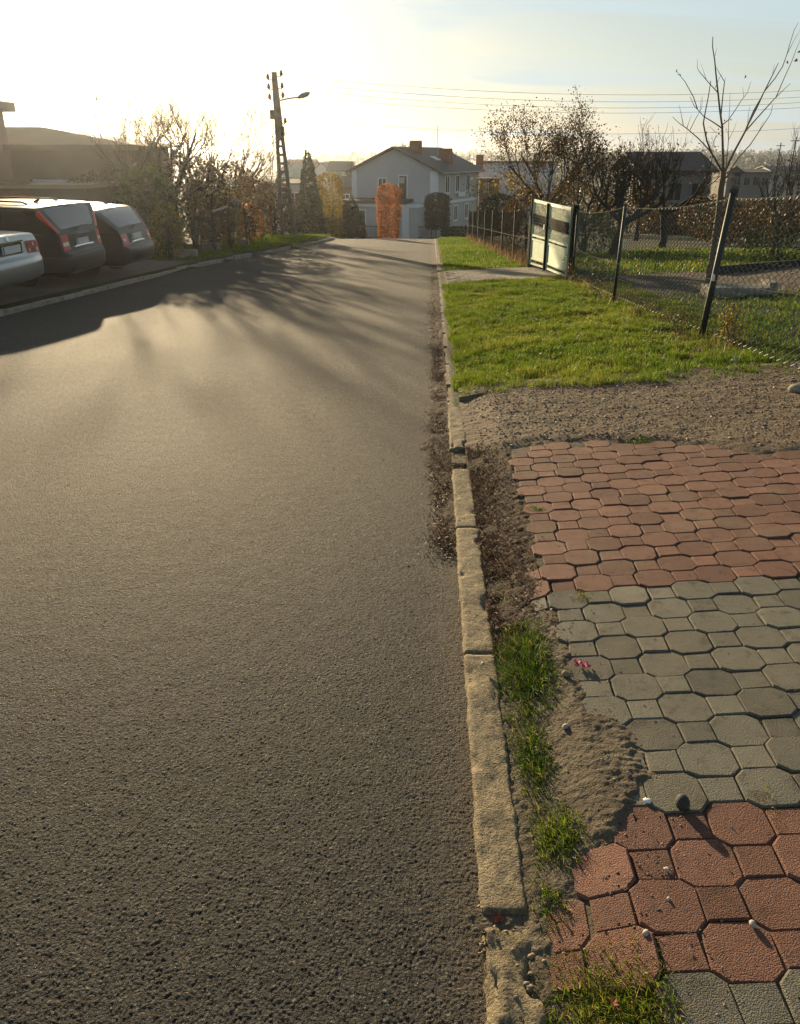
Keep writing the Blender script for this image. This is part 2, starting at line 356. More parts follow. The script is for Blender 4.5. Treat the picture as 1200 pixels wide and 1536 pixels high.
# ------------------------------------------------------------------ object helpers
def tag(o, label=None, cat=None, group=None, kind=None):
    if label: o['label'] = label
    if cat: o['category'] = cat
    if group: o['group'] = group
    if kind: o['kind'] = kind
    return o
def thing(name, label, cat, loc=(0, 0, 0), rot=(0, 0, 0), group=None):
    o = bpy.data.objects.new(name, None); COL.objects.link(o); o.empty_display_size = .2
    o.location = loc; o.rotation_euler = rot
    return tag(o, label, cat, group)
def root_loc(parent):
    l = Vector((0, 0, 0))
    while parent is not None: l += parent.location; parent = parent.parent
    return l
class MB:
    def __init__(s): s.v = []; s.f = []
    def add(s, vs, fs):
        b = len(s.v); s.v += [tuple(p) for p in vs]; s.f += [tuple(i + b for i in f) for f in fs]; return s
    def box(s, x0, x1, y0, y1, z0, z1):
        return s.add([(x0, y0, z0), (x1, y0, z0), (x1, y1, z0), (x0, y1, z0), (x0, y0, z1), (x1, y0, z1), (x1, y1, z1), (x0, y1, z1)],
                     [(0, 3, 2, 1), (4, 5, 6, 7), (0, 1, 5, 4), (1, 2, 6, 5), (2, 3, 7, 6), (3, 0, 4, 7)])
    def hexa(s, p): return s.add(p, [(0, 3, 2, 1), (4, 5, 6, 7), (0, 1, 5, 4), (1, 2, 6, 5), (2, 3, 7, 6), (3, 0, 4, 7)])
    def bar(s, a, b, w, h, up=(0, 0, 1)):
        a = Vector(a); b = Vector(b); d = (b - a).normalized(); up = Vector(up)
        if abs(d.dot(up)) > .95: up = Vector((0, 1, 0))
        x = d.cross(up).normalized() * (w / 2); y = x.cross(d).normalized() * (h / 2)
        return s.hexa([a - x - y, a + x - y, b + x - y, b - x - y, a - x + y, a + x + y, b + x + y, b - x + y])
    def tube(s, pts, rad, n=5, cap=False):
        pts = [Vector(p) for p in pts]
        if not hasattr(rad, '__len__'): rad = [rad] * len(pts)
        b = len(s.v); k = len(pts); ref = None
        for i, p in enumerate(pts):
            d = pts[min(i + 1, k - 1)] - pts[max(i - 1, 0)]
            if d.length < 1e-9: d = Vector((0, 0, 1))
            d.normalize()
            if ref is None: ref = d.orthogonal()
            u = (ref - d * ref.dot(d))
            if u.length < 1e-6: u = d.orthogonal()
            u.normalize(); ref = u; w = d.cross(u)
            for j in range(n):
                a = 2 * math.pi * j / n; q = p + (u * math.cos(a) + w * math.sin(a)) * rad[i]
                s.v.append((q.x, q.y, q.z))
        for i in range(k - 1):
            for j in range(n):
                j2 = (j + 1) % n
                s.f.append((b + i * n + j, b + i * n + j2, b + (i + 1) * n + j2, b + (i + 1) * n + j))
        if cap:
            s.f.append(tuple(b + j for j in range(n))[::-1]); s.f.append(tuple(b + (k - 1) * n + j for j in range(n)))
        return s
    def lathe(s, prof, n=16, centre=(0, 0, 0), axis='z'):
        b = len(s.v); c = Vector(centre)
        for r, z in prof:
            for j in range(n):
                a = 2 * math.pi * j / n; p = (r * math.cos(a), r * math.sin(a), z)
                if axis == 'y': p = (p[0], p[2], p[1])
                s.v.append(tuple(c + Vector(p)))
        for i in range(len(prof) - 1):
            for j in range(n):
                j2 = (j + 1) % n; s.f.append((b + i * n + j, b + i * n + j2, b + (i + 1) * n + j2, b + (i + 1) * n + j))
        s.f.append(tuple(b + j for j in range(n))[::-1]); s.f.append(tuple(b + (len(prof) - 1) * n + j for j in range(n)))
        return s
    def build(s, name, mat, parent=None, local=False, smooth=False, label=None, kind=None, bevel=0):
        me = bpy.data.meshes.new(name)
        off = Vector((0, 0, 0)) if (local or parent is None) else root_loc(parent)
        me.from_pydata([(a - off.x, b - off.y, c - off.z) for a, b, c in s.v], [], s.f)
        me.materials.append(MAT[mat] if isinstance(mat, str) else mat)
        if smooth: me.polygons.foreach_set('use_smooth', [True] * len(me.polygons))
        me.update()
        o = bpy.data.objects.new(name, me); COL.objects.link(o)
        if parent is not None: o.parent = parent
        if label: o['label'] = label
        if kind: o['kind'] = kind
        if bevel:
            bm = bmesh.new(); bm.from_mesh(me); bmesh.ops.remove_doubles(bm, verts=bm.verts, dist=1e-5)
            bmesh.ops.bevel(bm, geom=list(bm.edges), offset=bevel, segments=2, affect='EDGES', profile=.5)
            bm.to_mesh(me); bm.free()
        return o
def fast_mesh(name, V, Fc, mat, tint=None, parent=None, kind=None, smooth=False):
    """V (n,3), Fc list of (m,k) int arrays"""
    me = bpy.data.meshes.new(name)
    V = np.asarray(V, np.float32)
    if parent is not None:
        l = root_loc(parent); V = V - np.array([l.x, l.y, l.z], np.float32)
    if not isinstance(Fc, (list, tuple)): Fc = [Fc]
    tot = sum(f.size for f in Fc); npoly = sum(len(f) for f in Fc)
    me.vertices.add(len(V)); me.vertices.foreach_set('co', V.ravel())
    me.loops.add(tot); me.loops.foreach_set('vertex_index', np.concatenate([f.ravel() for f in Fc]).astype(np.int32))
    me.polygons.add(npoly)
    ls = []; st = 0
    for f in Fc:
        ls.append(st + np.arange(len(f)) * f.shape[1]); st += f.size
    me.polygons.foreach_set('loop_start', np.concatenate(ls).astype(np.int32))
    if smooth: me.polygons.foreach_set('use_smooth', np.ones(npoly, bool))
    if tint is not None:
        a = me.attributes.new('tint', 'FLOAT', 'POINT'); a.data.foreach_set('value', np.asarray(tint, np.float32))
    me.materials.append(MAT[mat] if isinstance(mat, str) else mat)
    me.update(calc_edges=True); me.validate()
    o = bpy.data.objects.new(name, me); COL.objects.link(o)
    if parent is not None: o.parent = parent
    if kind: o['kind'] = kind
    return o
def sheet(name, xs, ys, zf, mat, kind='structure', parent=None):
    X, Y = np.meshgrid(xs, ys); Z = zf(X, Y)
    n = len(xs); m = len(ys)
    i = np.arange(m - 1)[:, None] * n + np.arange(n - 1)[None, :]
    Fq = np.stack([i, i + 1, i + n + 1, i + n], -1).reshape(-1, 4)
    return fast_mesh(name, np.stack([X, Y, Z], -1).reshape(-1, 3), Fq, mat, parent=parent, kind=kind, smooth=True)
def strip_sheet(name, x0f, x1f, nx, ys, zf, mat, kind='structure', parent=None):
    ys = np.asarray(ys); t = np.linspace(0, 1, nx)
    X = x0f(ys)[:, None] * (1 - t) + x1f(ys)[:, None] * t; Y = np.repeat(ys[:, None], nx, 1); Z = zf(X, Y)
    m = len(ys); i = np.arange(m - 1)[:, None] * nx + np.arange(nx - 1)[None, :]
    Fq = np.stack([i, i + 1, i + nx + 1, i + nx], -1).reshape(-1, 4)
    return fast_mesh(name, np.stack([X, Y, Z], -1).reshape(-1, 3), Fq, mat, parent=parent, kind=kind, smooth=True)
def const(v): return lambda y: np.full(len(y), float(v))

def blades(name, P, H, W, mat, rs, tint, lean=.5, kind='stuff', parent=None):
    """one two-segment blade of grass at each point of P"""
    n = len(P); a = rs.rand(n) * 2 * np.pi; b = rs.rand(n) * 2 * np.pi
    w = np.stack([np.cos(a), np.sin(a), np.zeros(n)], 1) * (W / 2)[:, None]
    ln = (rs.rand(n) ** .7 * lean)[:, None]
    d = np.stack([np.cos(b), np.sin(b), np.zeros(n)], 1) * ln
    up = np.array([0, 0, 1.0])
    m = P + (d * .35 + up * .6) * H[:, None]
    t = P + (d * 1.0 + up * (1 - .35 * ln)) * H[:, None]
    V = np.stack([P - w, P + w, m + w * .75, m - w * .75, t], 1).reshape(-1, 3)
    k = np.arange(n)[:, None] * 5
    return fast_mesh(name, V, [k + np.array([0, 1, 2, 3]), k + np.array([3, 2, 4])], mat, np.repeat(tint, 5), parent, kind)
def leaf_quads(name, P, S, mat, rs, tint, parent=None, kind=None, flat=0.0):
    """one leaf (a folded diamond) at each point"""
    n = len(P); d = rs.normal(size=(n, 3)); d[:, 2] *= (1 - flat); d /= np.linalg.norm(d, axis=1)[:, None] + 1e-9
    e = rs.normal(size=(n, 3)); e[:, 2] *= (1 - flat); e -= d * (d * e).sum(1)[:, None]; e /= np.linalg.norm(e, axis=1)[:, None] + 1e-9
    nn = np.cross(d, e)
    S = np.asarray(S)[:, None]
    V = np.stack([P - d * S, P + e * S * .55 + nn * S * .15, P + d * S, P - e * S * .55 + nn * S * .15], 1).reshape(-1, 3)
    k = np.arange(n)[:, None] * 4
    return fast_mesh(name, V, [k + np.array([0, 1, 2]), k + np.array([0, 2, 3])], mat, np.repeat(tint, 4), parent, kind)
def pebbles(name, P, S, mat, rs, kind='stuff', parent=None):
    """irregular little stones: squashed jittered octahedra with two rings"""
    n = len(P)
    base = np.array([[1, 0, 0], [.5, .87, .1], [-.5, .87, 0], [-1, 0, .1], [-.5, -.87, 0], [.5, -.87, .1], [.2, .1, .75], [0, 0, -.6]])
    J = base[None] * (1 + rs.normal(0, .18, (n, 8, 1))) + rs.normal(0, .08, (n, 8, 3))
    a = rs.rand(n) * 6.283; c, s = np.cos(a)[:, None], np.sin(a)[:, None]
    sx = (.7 + .6 * rs.rand(n))[:, None]; sz = (.5 + .5 * rs.rand(n))[:, None]
    x = J[:, :, 0] * sx; y = J[:, :, 1]
    V = np.stack([x * c - y * s, x * s + y * c, J[:, :, 2] * sz], -1) * (S[:, None, None]) + P[:, None, :]
    f = np.array([[i, (i + 1) % 6, 6] for i in range(6)] + [[(i + 1) % 6, i, 7] for i in range(6)])
    Fq = (np.arange(n)[:, None, None] * 8 + f[None]).reshape(-1, 3)
    return fast_mesh(name, V.reshape(-1, 3), Fq, mat, parent=parent, kind=kind)
def scatter(rs, x0, x1, y0, y1, n): return rs.uniform(x0, x1, n), rs.uniform(y0, y1, n)

# ================================================================== THE SETTING
gx = np.unique(np.concatenate([np.linspace(-900, -60, 22), np.linspace(-60, -9, 30), np.linspace(-9, -6.2, 12), [-6.0, -5.6, -5.1, -5.0], np.linspace(-4, .05, 4),
                               [.15, .19, .21, .25], np.linspace(.3, 3.2, 24), np.linspace(3.5, 60, 40), np.linspace(62, 900, 22)]))
gy = np.unique(np.concatenate([np.linspace(-12, 46, 117), np.linspace(46, 110, 50), np.linspace(112, 300, 30), np.linspace(310, 3500, 40)]))
def ground_z(X, Y):
    far = np.clip((Y - 60) / 60, 0, 1)
    return gz(X, Y) - .012 + far * (fbm(X, Y, .012) - .5) * np.clip(Y / 60, 0, 5)
sheet('ground', gx, gy, ground_z, 'soil')
ys_r = np.concatenate([np.linspace(-3, 50, 107), np.linspace(51, 87, 37)])
strip_sheet('road', xleft, const(XK + .03), 14, ys_r, lambda X, Y: zroad(Y) + .025 * np.sin(np.clip((X + 6.2) / 6.33, 0, 1) * math.pi), 'asphalt')
# the chippings of the near asphalt as real relief, fading out where they get too small to see
def worley(X, Y, cell, seed):
    rs_ = np.random.RandomState(seed); T = rs_.rand(512, 512, 3).astype(np.float32)
    gx_, gy_ = X / cell, Y / cell; ix, iy = np.floor(gx_).astype(int), np.floor(gy_).astype(int)
    best = np.full(X.shape, 9., np.float32); hh = np.zeros(X.shape, np.float32)
    for dx in (-1, 0, 1):
        for dy in (-1, 0, 1):
            t = T[(ix + dx) % 512, (iy + dy) % 512]; d = (ix + dx + t[..., 0] - gx_) ** 2 + (iy + dy + t[..., 1] - gy_) ** 2
            m_ = d < best; best = np.where(m_, d, best); hh = np.where(m_, t[..., 2], hh)
    return np.sqrt(best), hh
nyr, nxr = 820, 520
yr = .75 * (5.6 / .75) ** np.linspace(0, 1, nyr); tr = np.linspace(0, 1, nxr)
xl_ = -1.05 - .42 * (yr - .75)
XR = xl_[:, None] * (1 - tr) + (XK + .02) * tr; YR = np.repeat(yr[:, None], nxr, 1)
d1, h1_ = worley(XR, YR, .0088, 1); d2, h2_ = worley(XR, YR, .0050, 2)
rel = (1 - .75 * np.clip(d1, 0, 1) ** 2) * (.35 + .65 * h1_) * .0024 + (1 - .7 * np.clip(d2, 0, 1) ** 2) * h2_ * .0013 + .0014 * (fbm(XR, YR, 14) - .5)
fade = np.clip(np.minimum(tr[None, :] * 6, (5.6 - YR) / 1.6), 0, 1)
ZR = zroad(YR) + .025 * np.sin(np.clip((XR + 6.2) / 6.33, 0, 1) * math.pi) + (rel + .0008) * fade - .003 * (1 - fade)
i_ = np.arange(nyr - 1)[:, None] * nxr + np.arange(nxr - 1)[None, :]
fast_mesh('road_chippings', np.stack([XR, YR, ZR], -1).reshape(-1, 3), np.stack([i_, i_ + 1, i_ + nxr + 1, i_ + nxr], -1).reshape(-1, 4), 'asphalt', kind='structure', smooth=True)
# the cross street at the foot of the hill
sheet('cross_street', np.linspace(-45, 45, 60), np.linspace(79, 87, 6), lambda X, Y: zroad(Y) + .012 - .0 * X, 'asphalt')
sheet('side_street', np.linspace(XK, 30, 40), np.linspace(47.5, 52, 8), lambda X, Y: zroad(Y) + .015 + .0 * X, 'asphalt')
# parking strip left
strip_sheet('parking_strip', const(-13), lambda y: xleft(y) - .16, 16, np.linspace(2, 23, 43), lambda X, Y: gz(X, Y) + .006, 'parking')
# earth strip between kerb and pavers, paver bed, gravel strip, driveway bed, yard
def bed_z(X, Y): return gz(X, Y) - .006
sheet('paver_bed', np.linspace(.236, 4.2, 60), np.linspace(-.4, 4.95, 90), lambda X, Y: gz(X, Y) - .0015 + .010 * (fbm(X, Y, 9) - .5), 'bed')

# pavement of octagonal and square concrete blocks
PT = 0.1222
pav = thing('pavement', None, None, (0, 0, 0)); pav['kind'] = 'structure'
def prism_mesh(name, ring, mats):
    k = len(ring); inset = .0038
    cx = [Vector((x, y, 0)) for x, y in ring]
    v = [(p.x, p.y, -.05) for p in cx] + [(p.x, p.y, -.0045) for p in cx]
    v += [(p.x - inset * (1 if p.x > 0 else -1), p.y - inset * (1 if p.y > 0 else -1), 0) for p in cx]
    # softer shoulder
    f = []
    for r in range(2):
        for i in range(k):
            j = (i + 1) % k; f.append((r * k + i, r * k + j, (r + 1) * k + j, (r + 1) * k + i))
    f.append(tuple(2 * k + i for i in range(k)))
    me = bpy.data.meshes.new(name); me.from_pydata(v, [], f); me.materials.append(MAT[mats]); me.update(); return me
ow, sw, ch = .1475 / 2, .0930 / 2, .0275
octr = [(ow - ch, -ow), (ow, -ow + ch), (ow, ow - ch), (ow - ch, ow), (-ow + ch, ow), (-ow, ow - ch), (-ow, -ow + ch), (-ow + ch, -ow)]
sqr = [(sw, -sw), (sw, sw), (-sw, sw), (-sw, -sw)]
rv = random.Random(77)
def worn(ring):
    out = [(x + rv.gauss(0, .0011), y + rv.gauss(0, .0011)) for x, y in ring]
    if rv.random() < .45: i = rv.randrange(len(out)); x, y = out[i]; f = 1 - rv.uniform(.03, .10); out[i] = (x * f, y * f)
    return out
pm = {(k, c): [prism_mesh(k + '_paver', worn(octr if k == 'octagonal' else sqr), c) for _ in range(9)] for k in ('octagonal', 'square') for c in ('paver_red', 'paver_grey')}
rp = random.Random(4)
def paver_xy(i, j):
    x = .548 + PT * i + .004 * math.sin(j * .9)
    y = 1.109 + .1205 * j + .00018 * j * j * .6 + .0012 * i * min(j, 16) / 4
    return x, y
LEFT = {-5: 0, -4: 0, -3: 0, -2: 0, -1: 0, 0: 0, 1: -2, 2: -2, 3: -1, 4: 0, 5: 0, 6: 0, 7: 0, 8: 0, 9: 0, 10: 0, 11: 0, 12: 0, 13: 0, 14: -1, 15: -1, 16: -1, 17: 0, 18: 0, 19: 0, 20: 0, 21: 0, 22: 0, 23: 0, 24: 0, 25: 0, 26: 0, 27: 0, 28: 0, 29: 0, 30: 1}
n_pav = [0, 0]
for j in range(-5, 31):
    for i in range(LEFT.get(j, 0), 22):
        x, y = paver_xy(i, j)
        if y > float(np.interp(x, [.4, .8, 1.3, 1.6, 1.75, 1.8, 2.6], [4.86, 4.93, 4.84, 4.62, 4.60, 4.42, 4.35])) or (j == 30 and rp.random() < .5): continue
        z = gzf(x, y)
        u, vv = proj(x, y, z)
        if u > 1560 or vv > 1640: continue
        kind = 'octagonal' if (i + j) % 2 == 0 else 'square'
        c = 'paver_grey' if j <= 0 or 5 <= j <= 14 else 'paver_red'
        o = bpy.data.objects.new(kind + '_paver', rp.choice(pm[(kind, c)])); COL.objects.link(o); o.parent = pav
        s = gzf(x + .05, y) - gzf(x - .05, y); sy = gzf(x, y + .05) - gzf(x, y - .05)
        o.location = (x + rp.gauss(0, .0012), y + rp.gauss(0, .0012), z + rp.gauss(.006, .0018))
        o.rotation_euler = (math.atan(sy / .1) + rp.gauss(0, .007), -math.atan(s / .1) + rp.gauss(0, .007), rp.gauss(0, .014))
        n_pav[kind == 'square'] += 1
print('pavers', n_pav)

# sand washed over the left part of the pavers
def sand_z(X, Y):
    z = gz(X, Y) - .004
    edge = np.interp(Y, [-.5, .9, 1.15, 1.35, 1.5, 1.62, 1.78, 2.0, 2.25, 2.5, 2.9, 3.3, 4.9], [.36, .36, .35, .36, .46, .58, .70, .66, .56, .49, .46, .44, .44])
    e = np.clip((edge + .16 * (fbm(X, Y, 6) - .5) - X) / .10, -1, 1)
    lump = .006 * (fbm(X, Y, 22) - .5) + .006 * (fbm(X + 5, Y, 55) - .5) + .006 * (fbm(X + 2, Y, 130) - .5)
    rid = .0010 * (.4 + fbm(X, Y, 12)) * np.sin((Y * 1.0 + X * .25) * 190 + 3 * fbm(X, Y, 8) * 6) * np.clip(1 - np.abs(Y - 1.9) / .45, 0, 1) * np.clip((X - .44) / .1, 0, 1)
    return z + .016 * e + lump * np.clip(e + .6, 0, 1) + rid * np.clip(e + .5, 0, 1)
sheet('sand', np.linspace(.236, 1.0, 150), np.linspace(.3, 2.95, 500), sand_z, 'sand')
def litter_z(X, Y):
    z = gz(X, Y) + .004
    edge = np.interp(Y, [2.4, 3.0, 3.6, 4.2, 4.7, 5.3], [.40, .44, .46, .44, .46, .40])
    e = np.clip((edge + .12 * (fbm(X, Y, 7) - .5) - X) / .08, -1, 1)
    return z + .010 * e + .014 * (fbm(X, Y, 26) - .5) + .008 * (fbm(X, Y, 60) - .5)
sheet('earth_strip', np.linspace(.236, .75, 70), np.linspace(2.55, 5.2, 260), litter_z, 'brown')
def gutter_z(X, Y):
    e = np.interp(Y, [2.9, 3.5, 3.7, 3.9, 4.4, 4.8, 5.2, 6.5, 9, 14, 22], [-.4, .01, .09, .02, .06, .13, .12, .06, .07, .10, .08])
    e = np.clip((X - XK + e + .14 * (fbm(X, Y, 5) - .5)) / .07, -1, 1)
    return zroad(Y) + .012 + .010 * e + .014 * (fbm(X, Y, 24) - .5) + .008 * (fbm(X, Y, 55) - .5) - .012 * (e < -.9)
sheet('gutter_dirt', np.linspace(-.25, XK + .01, 50), np.linspace(3.0, 21, 700), gutter_z, 'brown')
def gravel_z(X, Y):
    z = gz(X, Y) + .004 + .016 * (fbm(X, Y, 8) - .5) + .012 * (fbm(X, Y, 24) - .5)
    near = np.interp(X, [.4, .8, 1.3, 1.6, 1.75, 1.8, 2.6], [4.88, 4.95, 4.86, 4.64, 4.62, 4.46, 4.40]) + .10 * (fbm(X, Y * .2, 5) - .5)
    return z + .014 * np.clip((Y - near) / .08, -1, 1)
sheet('gravel_strip', np.linspace(.236, 6, 180), np.linspace(4.4, 6.75, 110), gravel_z, 'gravel_bed')
strip_sheet('driveway_bed', const(.29), const(2.75), 16, np.linspace(16.7, 20.6, 24), lambda X, Y: gz(X, Y) + .004, 'yard')
# bare yard track and beaten earth beyond the wire fence
def yard_edge(a, b): return lambda x: a
sheet('yard_track', np.linspace(2.9, 26, 70), np.linspace(11.8, 17.4, 30), lambda X, Y: gz(X, Y) + .02 * np.clip(np.minimum(Y - 11.9 - .6 * fbm(X, Y, .8), 17.2 - Y - .7 * fbm(X, Y, .9)) * 2, -1, 1) + .02 * (fbm(X, Y, 2) - .5), 'yard')

# kerb: separate worn concrete stones
kerb = thing('kerb', None, None, (0, 0, 0)); kerb['kind'] = 'structure'
def kerb_stone(y0, y1, w=.125, up=.055, seed=0, rough=.004, x0=XK + .002, parent=kerb, tilt=0, name='kerb_stone', nx=9, step=.018, zf=None, flip=1):
    L = y1 - y0; ny = max(4, min(95, int(L / step)))
    # cross-section from road side bottom, up, over the top, down the far side
    sec = [(0, -.10), (0, -.02), (.001, .35), (.001, .80), (.004, .96), (.011, 1.0)] + [(.011 + (w - .022) * k / nx, 1.0) for k in range(1, nx + 1)] + [(w - .004, .96), (w - .001, .78), (w, 0), (w, -.8)]
    v = []; f = []; m = len(sec)
    for a in range(ny + 1):
        t = a / ny; y = y0 + L * t
        endf = min(t, 1 - t) * L
        rnd = max(0, 1 - endf / .022) ** 2 * .004
        zb = float(zroad(y)) if zf is None else zf(y)
        for (sx, sz) in sec:
            q = Vector((sx * 9 + seed * 3.1, y * 9, sz * 2))
            n = mnoise.noise(q) + .55 * mnoise.noise(q * 2.7) + .45 * mnoise.noise(q * 6.1) + .3 * mnoise.noise(q * 13)
            edge = 1 + 1.2 * (min(sx, w - sx) < .02)
            chip = max(0, mnoise.noise(Vector((sx * 5 + seed, y * 7.2, 1.7))) - .22) * .05 * (min(sx, w - sx) < .026)
            z = zb + up * max(sz, -1.2) * (1 if sz > 0 else 1) + (n * rough * .6 - rnd - chip + tilt * (t - .5)) * (sz > .3)
            xx = x0 + flip * (sx + n * rough * edge * .5 * (1 if sz < .98 else .3))
            v.append((xx, y, z))
    for a in range(ny):
        for b in range(m - 1):
            q = (a * m + b, a * m + b + 1, (a + 1) * m + b + 1, (a + 1) * m + b)
            f.append(q if flip < 0 else q[::-1])
    f.append(tuple(range(m))); f.append(tuple(ny * m + b for b in range(m))[::-1])
    mb = MB(); mb.add(v, f)
    return mb.build(name, 'kerb', parent, smooth=True)
stones = [(-.6, .33), (.36, 1.345), (1.385, 2.515), (2.53, 3.70), (3.725, 4.66), (4.80, 5.04), (5.075, 6.03), (6.05, 7.05), (7.1, 8.1), (8.13, 9.1), (9.2, 10.2), (10.24, 11.3), (11.33, 12.3), (12.35, 13.4), (13.45, 14.5), (14.55, 15.6), (15.65, 16.6),
          (16.66, 17.7), (17.75, 18.8), (18.85, 19.9), (19.95, 21)]
for k, (a, b) in enumerate(stones):
    crumb = k == 1
    kerb_stone(a, b, up=[.044, .036, .042, .045, .040, .024, .042][k] if k < 7 else .020, seed=k * 1.7, rough=.016 if crumb else (.010 if k in (5, 6) else .0075), tilt=rp.gauss(0, .004),
               step=.013 if k < 8 else .06, w=.108 + rp.gauss(0, .003), x0=XK + .003 + rp.gauss(0, .003))
for k in range(26):
    kerb_stone(21.05 + k, 22.0 + k, up=.05, seed=k + 30, rough=.008, step=.2, nx=3)
# exposed pebbles of the crumbling nearest kerb stone
rs = np.random.RandomState(5)
px, py = rs.uniform(.16, .28, 150), rs.uniform(.75, 1.34, 150)
pz = zroad(py) + .033 + rs.normal(0, .003, 150)
sel = rs.rand(150) < .75
crumb_p = pebbles('exposed_pebble', np.stack([px, py, pz], 1)[sel], rs.uniform(.003, .009, sel.sum()), 'stone', rs, 'stuff', kerb)
sheet('joint_earth', np.linspace(XK - .02, XK + .13, 24), np.linspace(1.335, 1.395, 30), lambda X, Y: zroad(Y) + .031 + .012 * (fbm(X, Y, 30) - .5) + .010 * (fbm(X, Y, 80) - .5), 'sand', parent=kerb, kind=None)
# rubble and a little loose grit in the open joint
px, py = rs.uniform(.13, .28, 90), rs.uniform(1.28, 1.42, 90)
pebbles('joint_rubble', np.stack([px, py, zroad(py) + .012 + .02 * rs.rand(90)], 1), rs.uniform(.003, .008, 90), 'stone', rs, 'stuff', kerb)
# left kerb
lk = thing('kerb', None, None, (0, 0, 0)); lk['kind'] = 'structure'
y = 3.0
while y < 45:
    mb = MB(); a, b = y, y + .97; xa, xb = float(xleft(a)), float(xleft(b)); za, zb = float(zroad(a)), float(zroad(b)); dz = rp.gauss(0, .01)
    up = .07 if y < 23 else .10
    mb.hexa([(xa - .14, a, za - .1), (xa + .004, a, za - .1), (xb + .004, b, zb - .1), (xb - .14, b, zb - .1), (xa - .14, a, za + up + dz), (xa - .002, a, za + up + dz), (xb - .002, b, zb + up + dz), (xb - .14, b, zb + up + dz)])
    mb.build('kerb_stone', 'old_concrete', lk, bevel=.012); y += 1.0

# ================================================================== LAWNS, LITTER, GRAVEL
def lawn(name, x0, x1, y0, y1, n, h0, h1, w0, w1, seed, mask=None, mat='grass', lean=.7, dry=.06, tbase=0.0):
    rs = np.random.RandomState(seed); X, Y = scatter(rs, x0, x1, y0, y1, n)
    cl = fbm(X, Y, 2.2); cl2 = fbm(X + 31, Y + 4, 9)
    keep = rs.rand(n) < np.clip(.25 + 1.5 * (cl2 - .15), .15, 1)
    if mask is not None: keep &= mask(X, Y, rs)
    X, Y, cl, cl2 = X[keep], Y[keep], cl[keep], cl2[keep]; n = len(X)
    H = (h0 + (h1 - h0) * np.clip(.3 * rs.rand(n) + 1.5 * (cl - .35) + 1.0 * (cl2 - .45), 0, 1.3))
    T = np.clip(.15 + .75 * fbm(X + 9, Y + 3, 1.1) + rs.normal(0, .13, n) + tbase, 0, .93)
    T = np.where(rs.rand(n) < dry, rs.uniform(.9, 1, n), T)
    P = np.stack([X, Y, gz(X, Y) - .014], 1)
    o = blades(name, P, H, rs.uniform(w0, w1, n), mat, rs, T, lean); return tag(o, kind='stuff')
def verge_mask(X, Y, rs):
    bare = (fbm(X * .5, Y * 2.2, 1.6) > .60) & (Y < 8.4) & (Y > 7.0) & (X > 1.1)
    front = 6.46 + .30 * (fbm(X, Y, 2.6) - .5) + .10 * (fbm(X, Y, 9) - .5) - .09 * X
    drive = Y < 16.75 + .4 * (fbm(X, Y, 1.3) - .5) + .1 * X
    return (~bare | (rs.rand(len(X)) < .25)) & (Y > front) & drive & (X > .17 + .12 * fbm(X, Y, 2.3))
lawn('grass', .175, 3.3, 5.95, 17.2, 210000, .026, .115, .003, .0062, 1, verge_mask, tbase=.07)
lawn('grass', .29, 2.7, 20.2, 47.2, 60000, .03, .10, .008, .016, 2, lambda X, Y, rs: (Y > 20.6 - .3 * fbm(X, Y, 1.5)) & (X < np.interp(Y, [20, 42, 48], [2.6, 2.1, 1.2])))
lawn('grass', 3.0, 16, 6.2, 13.6, 90000, .03, .12, .006, .012, 3, lambda X, Y, rs: (Y < 12.3 + 1.6 * (fbm(X, Y, .9) - .3)) & ((fbm(X, Y, .8) > .36) | (rs.rand(len(X)) < .3)), tbase=-.12)
lawn('grass', 2.9, 30, 15.6, 26, 66000, .05, .16, .014, .03, 4, lambda X, Y, rs: Y > 15.9 + 1.8 * (fbm(X, Y, .7) - .2), dry=.15)
lawn('grass', -8.6, -5.2, 22.6, 45, 60000, .03, .12, .010, .02, 5, lambda X, Y, rs: (X < xleft(Y) - .14) & (Y > 22.8))
# broad weeds in the verge
rs = np.random.RandomState(21)
X, Y = scatter(rs, .35, 3.0, 6.7, 16, 2600); k = fbm(X, Y, 1.4) > .5; X, Y = X[k], Y[k]
leaf_quads('clover_leaves', np.stack([X, Y, gz(X, Y) + rs.uniform(.005, .05, len(X))], 1), rs.uniform(.006, .016, len(X)), 'grass', rs, rs.uniform(.2, .8, len(X)), kind='stuff', flat=.5)
X, Y = scatter(rs, .4, 3.2, 6.4, 15, 1900)
leaf_quads('fallen_leaves', np.stack([X, Y, gz(X, Y) + rs.uniform(.0, .05, len(X))], 1), rs.uniform(.008, .02, len(X)), 'litter', rs, rs.uniform(.2, 1, len(X)), kind='stuff', flat=.6)
# dry stems along the wire fence
X = 2.66 + rs.normal(0, .20, 2000); Y = rs.uniform(7.2, 16.4, 2000); k = fbm(X, Y, .9) > .42; X, Y = X[k], Y[k]
o = blades('dry_grass', np.stack([X, Y, gz(X, Y) - .02], 1), rs.uniform(.05, .10, len(X)) + .24 * rs.rand(len(X)) ** 2.5, rs.uniform(.003, .006, len(X)), 'dry', rs, rs.rand(len(X)), 1.1)
X = 2.1 + rs.normal(0, .25, 4000) ; Y = rs.uniform(20.5, 42, 4000)
X = X + np.interp(Y, [20, 42], [.35, -.25]); k = X > np.interp(Y, [20, 42], [2.2, 1.6])
o = blades('dry_grass', np.stack([X[k], Y[k], gz(X[k], Y[k]) - .02], 1), rs.uniform(.12, .4, k.sum()), rs.uniform(.008, .016, k.sum()), 'dry', rs, rs.rand(k.sum()), .6)
